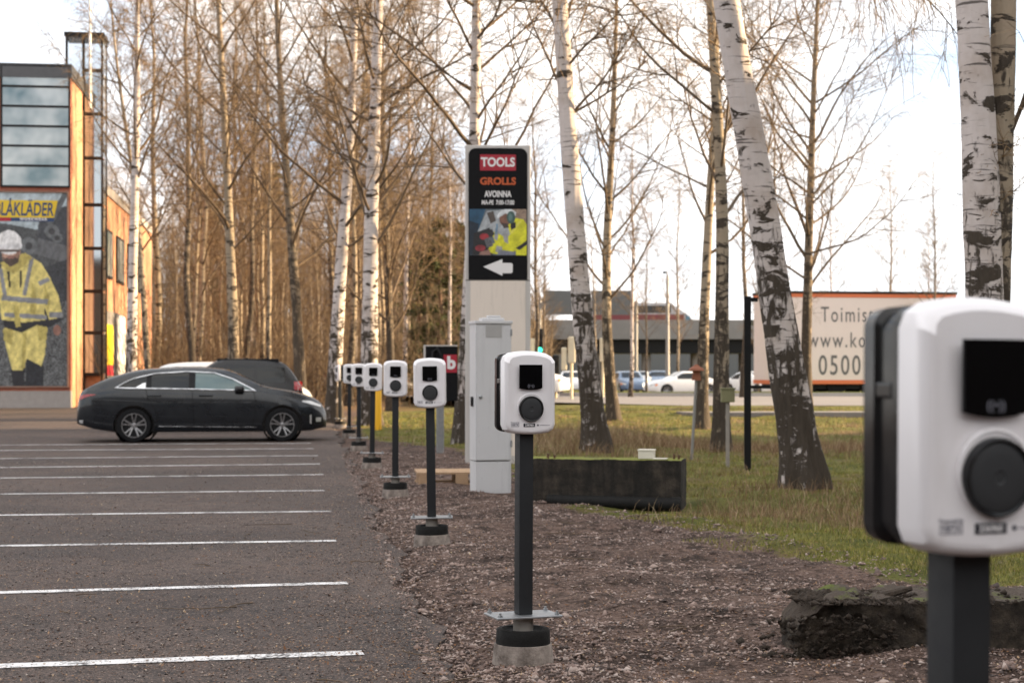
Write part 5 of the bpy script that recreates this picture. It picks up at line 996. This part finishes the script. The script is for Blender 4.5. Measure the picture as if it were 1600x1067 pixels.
ok = (bnd > .1) & ~((fnoise(x, Y, 1.6, 4)+.6*fnoise(x, Y, 5, 8) > .62) & (rng.random(n) < .8)) & ~((x > 1.2) & (x < 4.8) & (Y > 7.5) & (Y < 8.6)) & ~((x > .1) & (x < 1.75) & (Y > 15.2) & (Y < 16.6))
x, Y = x[ok], Y[ok]; dry = np.exp(-((Y-29.5)/4.5)**2)*(x > .3)*1.35+np.exp(-((x-2.8)/.95)**2-((Y-16.2)/1.1)**2)*1.0+.45*np.exp(-((Y-37)/3)**2)*(x > 2)+.40*(fnoise(x, Y, 1.1, 5) > .35)+.5*np.exp(-((x-2.2)/.9)**2-((Y-14.6)/1.0)**2)
isd = rng.random(len(x)) < np.clip(dry*.8, 0, .85); g = ~isd & (rng.random(len(x)) < .62); hs = 1+Y/40
blades('grass', x[g], Y[g], rng.uniform(.010, .034, g.sum())*hs[g], .0013*(1+Y[g]/14), .8, 'grass_blade', 'short green grass growing on the verge among the birches', 'grass', 1)
d1 = isd & (rng.random(len(x)) < .5); tall = .62*np.where((Y[d1] > 24) & (Y[d1] < 36), rng.uniform(.10, .42, d1.sum()), rng.uniform(.03, .10, d1.sum())+.26*rng.random(d1.sum())**3)
blades('dry_grass', x[d1], Y[d1], tall, .0012*(1+Y[d1]/14), .75, 'dry_blade', 'tall dry brown grass around the birch feet and ditch', 'grass', 2)
# gravel stones
rng = np.random.default_rng(31); n = 64000; Y = 6.3*np.exp(rng.random(n)**1.25*math.log(26/6.3)); u = rng.random(n); x0 = EDGE(Y)+.0; x1 = np.minimum(np.interp(Y, XB_Y, XB_X)+.4, .33*Y+.4); x = x0-.10+(x1-x0+.1)*u
dens = np.clip(.50+.45*fnoise(x, Y, 2.0, 2)+.5*np.exp(-((x-EDGE(Y)-.3)/.4)**2), .08, 1); ok = rng.random(n) < dens; x, Y = x[ok], Y[ok]; n = len(x)
sz_ = .0055+.009*rng.random(n)**3+.028*(rng.random(n) > .988)*rng.random(n); base = np.array([[1, 0, 0], [-1, 0, 0], [0, 1, 0], [0, -1, 0], [0, 0, 1], [0, 0, -1]], float); F0 = np.array([[0, 2, 4], [2, 1, 4], [1, 3, 4], [3, 0, 4], [2, 0, 5], [1, 2, 5], [3, 1, 5], [0, 3, 5]])
V = base[None]*rng.uniform(.55, 1.35, (n, 6, 1))+rng.normal(0, .22, (n, 6, 3)); V *= np.stack([sz_*rng.uniform(.8, 1.5, n), sz_*rng.uniform(.8, 1.5, n), sz_*rng.uniform(.5, .9, n)], 1)[:, None]; a_ = rng.random(n)*6.28; ca, sa = np.cos(a_)[:, None], np.sin(a_)[:, None]; V = np.stack([V[..., 0]*ca-V[..., 1]*sa, V[..., 0]*sa+V[..., 1]*ca, V[..., 2]], -1)
zz = np.where(x < EDGE(Y)-.02, 0, np.maximum(tz(x, Y), -.01)); V += np.stack([x, Y, zz+sz_*.15], 1)[:, None]
gv = raw('gravel', V.reshape(-1, 3), (F0[None]+6*np.arange(n)[:, None, None]).reshape(-1, 3), 'gravel_stone'); tag(gv, 'loose pinkish brown gravel stones along the asphalt edge', 'gravel', kind='stuff')
rng = np.random.default_rng(32); n = 60000; Y = 6.5*np.exp(rng.random(n)**1.1*math.log(24/6.5)); x = rng.uniform(-.33, .05, n)*Y; ok = (x < EDGE(Y)-.02) & (rng.random(n) < np.clip(.25+.5*fnoise(x, Y, 1.4, 9)+.6*np.exp(-((EDGE(Y)-x)/.5)**2), .05, 1)); x, Y = x[ok], Y[ok]; n = len(x); sz_ = .0022+.0055*rng.random(n)**3
V = base[None]*rng.uniform(.6, 1.3, (n, 6, 1))+rng.normal(0, .2, (n, 6, 3)); V *= (sz_[:, None]*np.array([1.2, 1.2, .7]))[:, None]; V += np.stack([x, Y, sz_*.35], 1)[:, None]
cr = raw('asphalt_crumbs', V.reshape(-1, 3), (F0[None]+6*np.arange(n)[:, None, None]).reshape(-1, 3), 'grit_stone'); tag(cr, 'loose grit and small stone crumbs scattered over the asphalt', 'grit', kind='stuff')
# fallen leaves, crumbs and twigs
def litter(name, x, y, z, s0, s1, mat, label, cat, seed):
    rng = np.random.default_rng(seed); n = len(x); s_ = rng.uniform(s0, s1, n)*np.where(rng.random(n) > .9, 1.7, 1); a_ = rng.random(n)*6.28; e1 = np.stack([np.cos(a_), np.sin(a_), rng.normal(0, .35, n)], 1)*s_[:, None]; e2 = np.stack([-np.sin(a_), np.cos(a_), rng.normal(0, .35, n)], 1)*(s_*rng.uniform(.35, .7, n))[:, None]; c = np.stack([x, y, z+.004+s_*.22], 1)
    V = np.stack([c-e1, c-e2*.9, c+e1, c+e2], 1); V[:, 2, 2] += s_*.2; o = raw(name, V.reshape(-1, 3), np.arange(n*4).reshape(-1, 4), mat, tint=np.repeat(rng.random(n), 4)); tag(o, label, cat, kind='stuff')
rng = np.random.default_rng(41); n = 70000; Y = 6.4*np.exp(rng.random(n)**1.2*math.log(30/6.4)); x = rng.uniform(-.34, .34, n)*Y; kk = np.where(x < EDGE(Y), np.clip(.30+.55*np.exp(-((EDGE(Y)-x)/.7)**2)+.3*(fnoise(x, Y, 1.3, 7) > .25), 0, 1), .55); ok = rng.random(n) < kk; x, Y = x[ok], Y[ok]
litter('leaf_litter', x, Y, np.where(x < EDGE(Y), 0, np.maximum(tz(x, Y), 0)), .002, .008, 'leaf_dry', 'small fallen brown leaves scattered over asphalt and gravel', 'leaves', 6)
n = 30; vf = []; Yt = 6.6*np.exp(rng.random(n)*math.log(2.2)); xt = rng.uniform(-.3, .12, n)*Yt; a_ = rng.random(n)*6.28; p = grow(rng, np.stack([xt, Yt, np.where(xt < EDGE(Yt), .006, np.maximum(tz(xt, Yt), 0)+.012)], 1), np.stack([np.cos(a_), np.sin(a_)*.6, np.zeros(n)], 1), rng.uniform(.12, .5, n), 8, .2, 0.0); p[..., 2] = p[:, :1, 2]+rng.uniform(0, .008, (n, 8)); v, f = tubes(p, np.linspace(.0035, .0015, 8)[None].repeat(n, 0), 5)
tw_ = raw('fallen_twigs', v, f, 'branch_bark'); tag(tw_, 'thin dark twigs fallen on the asphalt', 'twigs', kind='stuff')
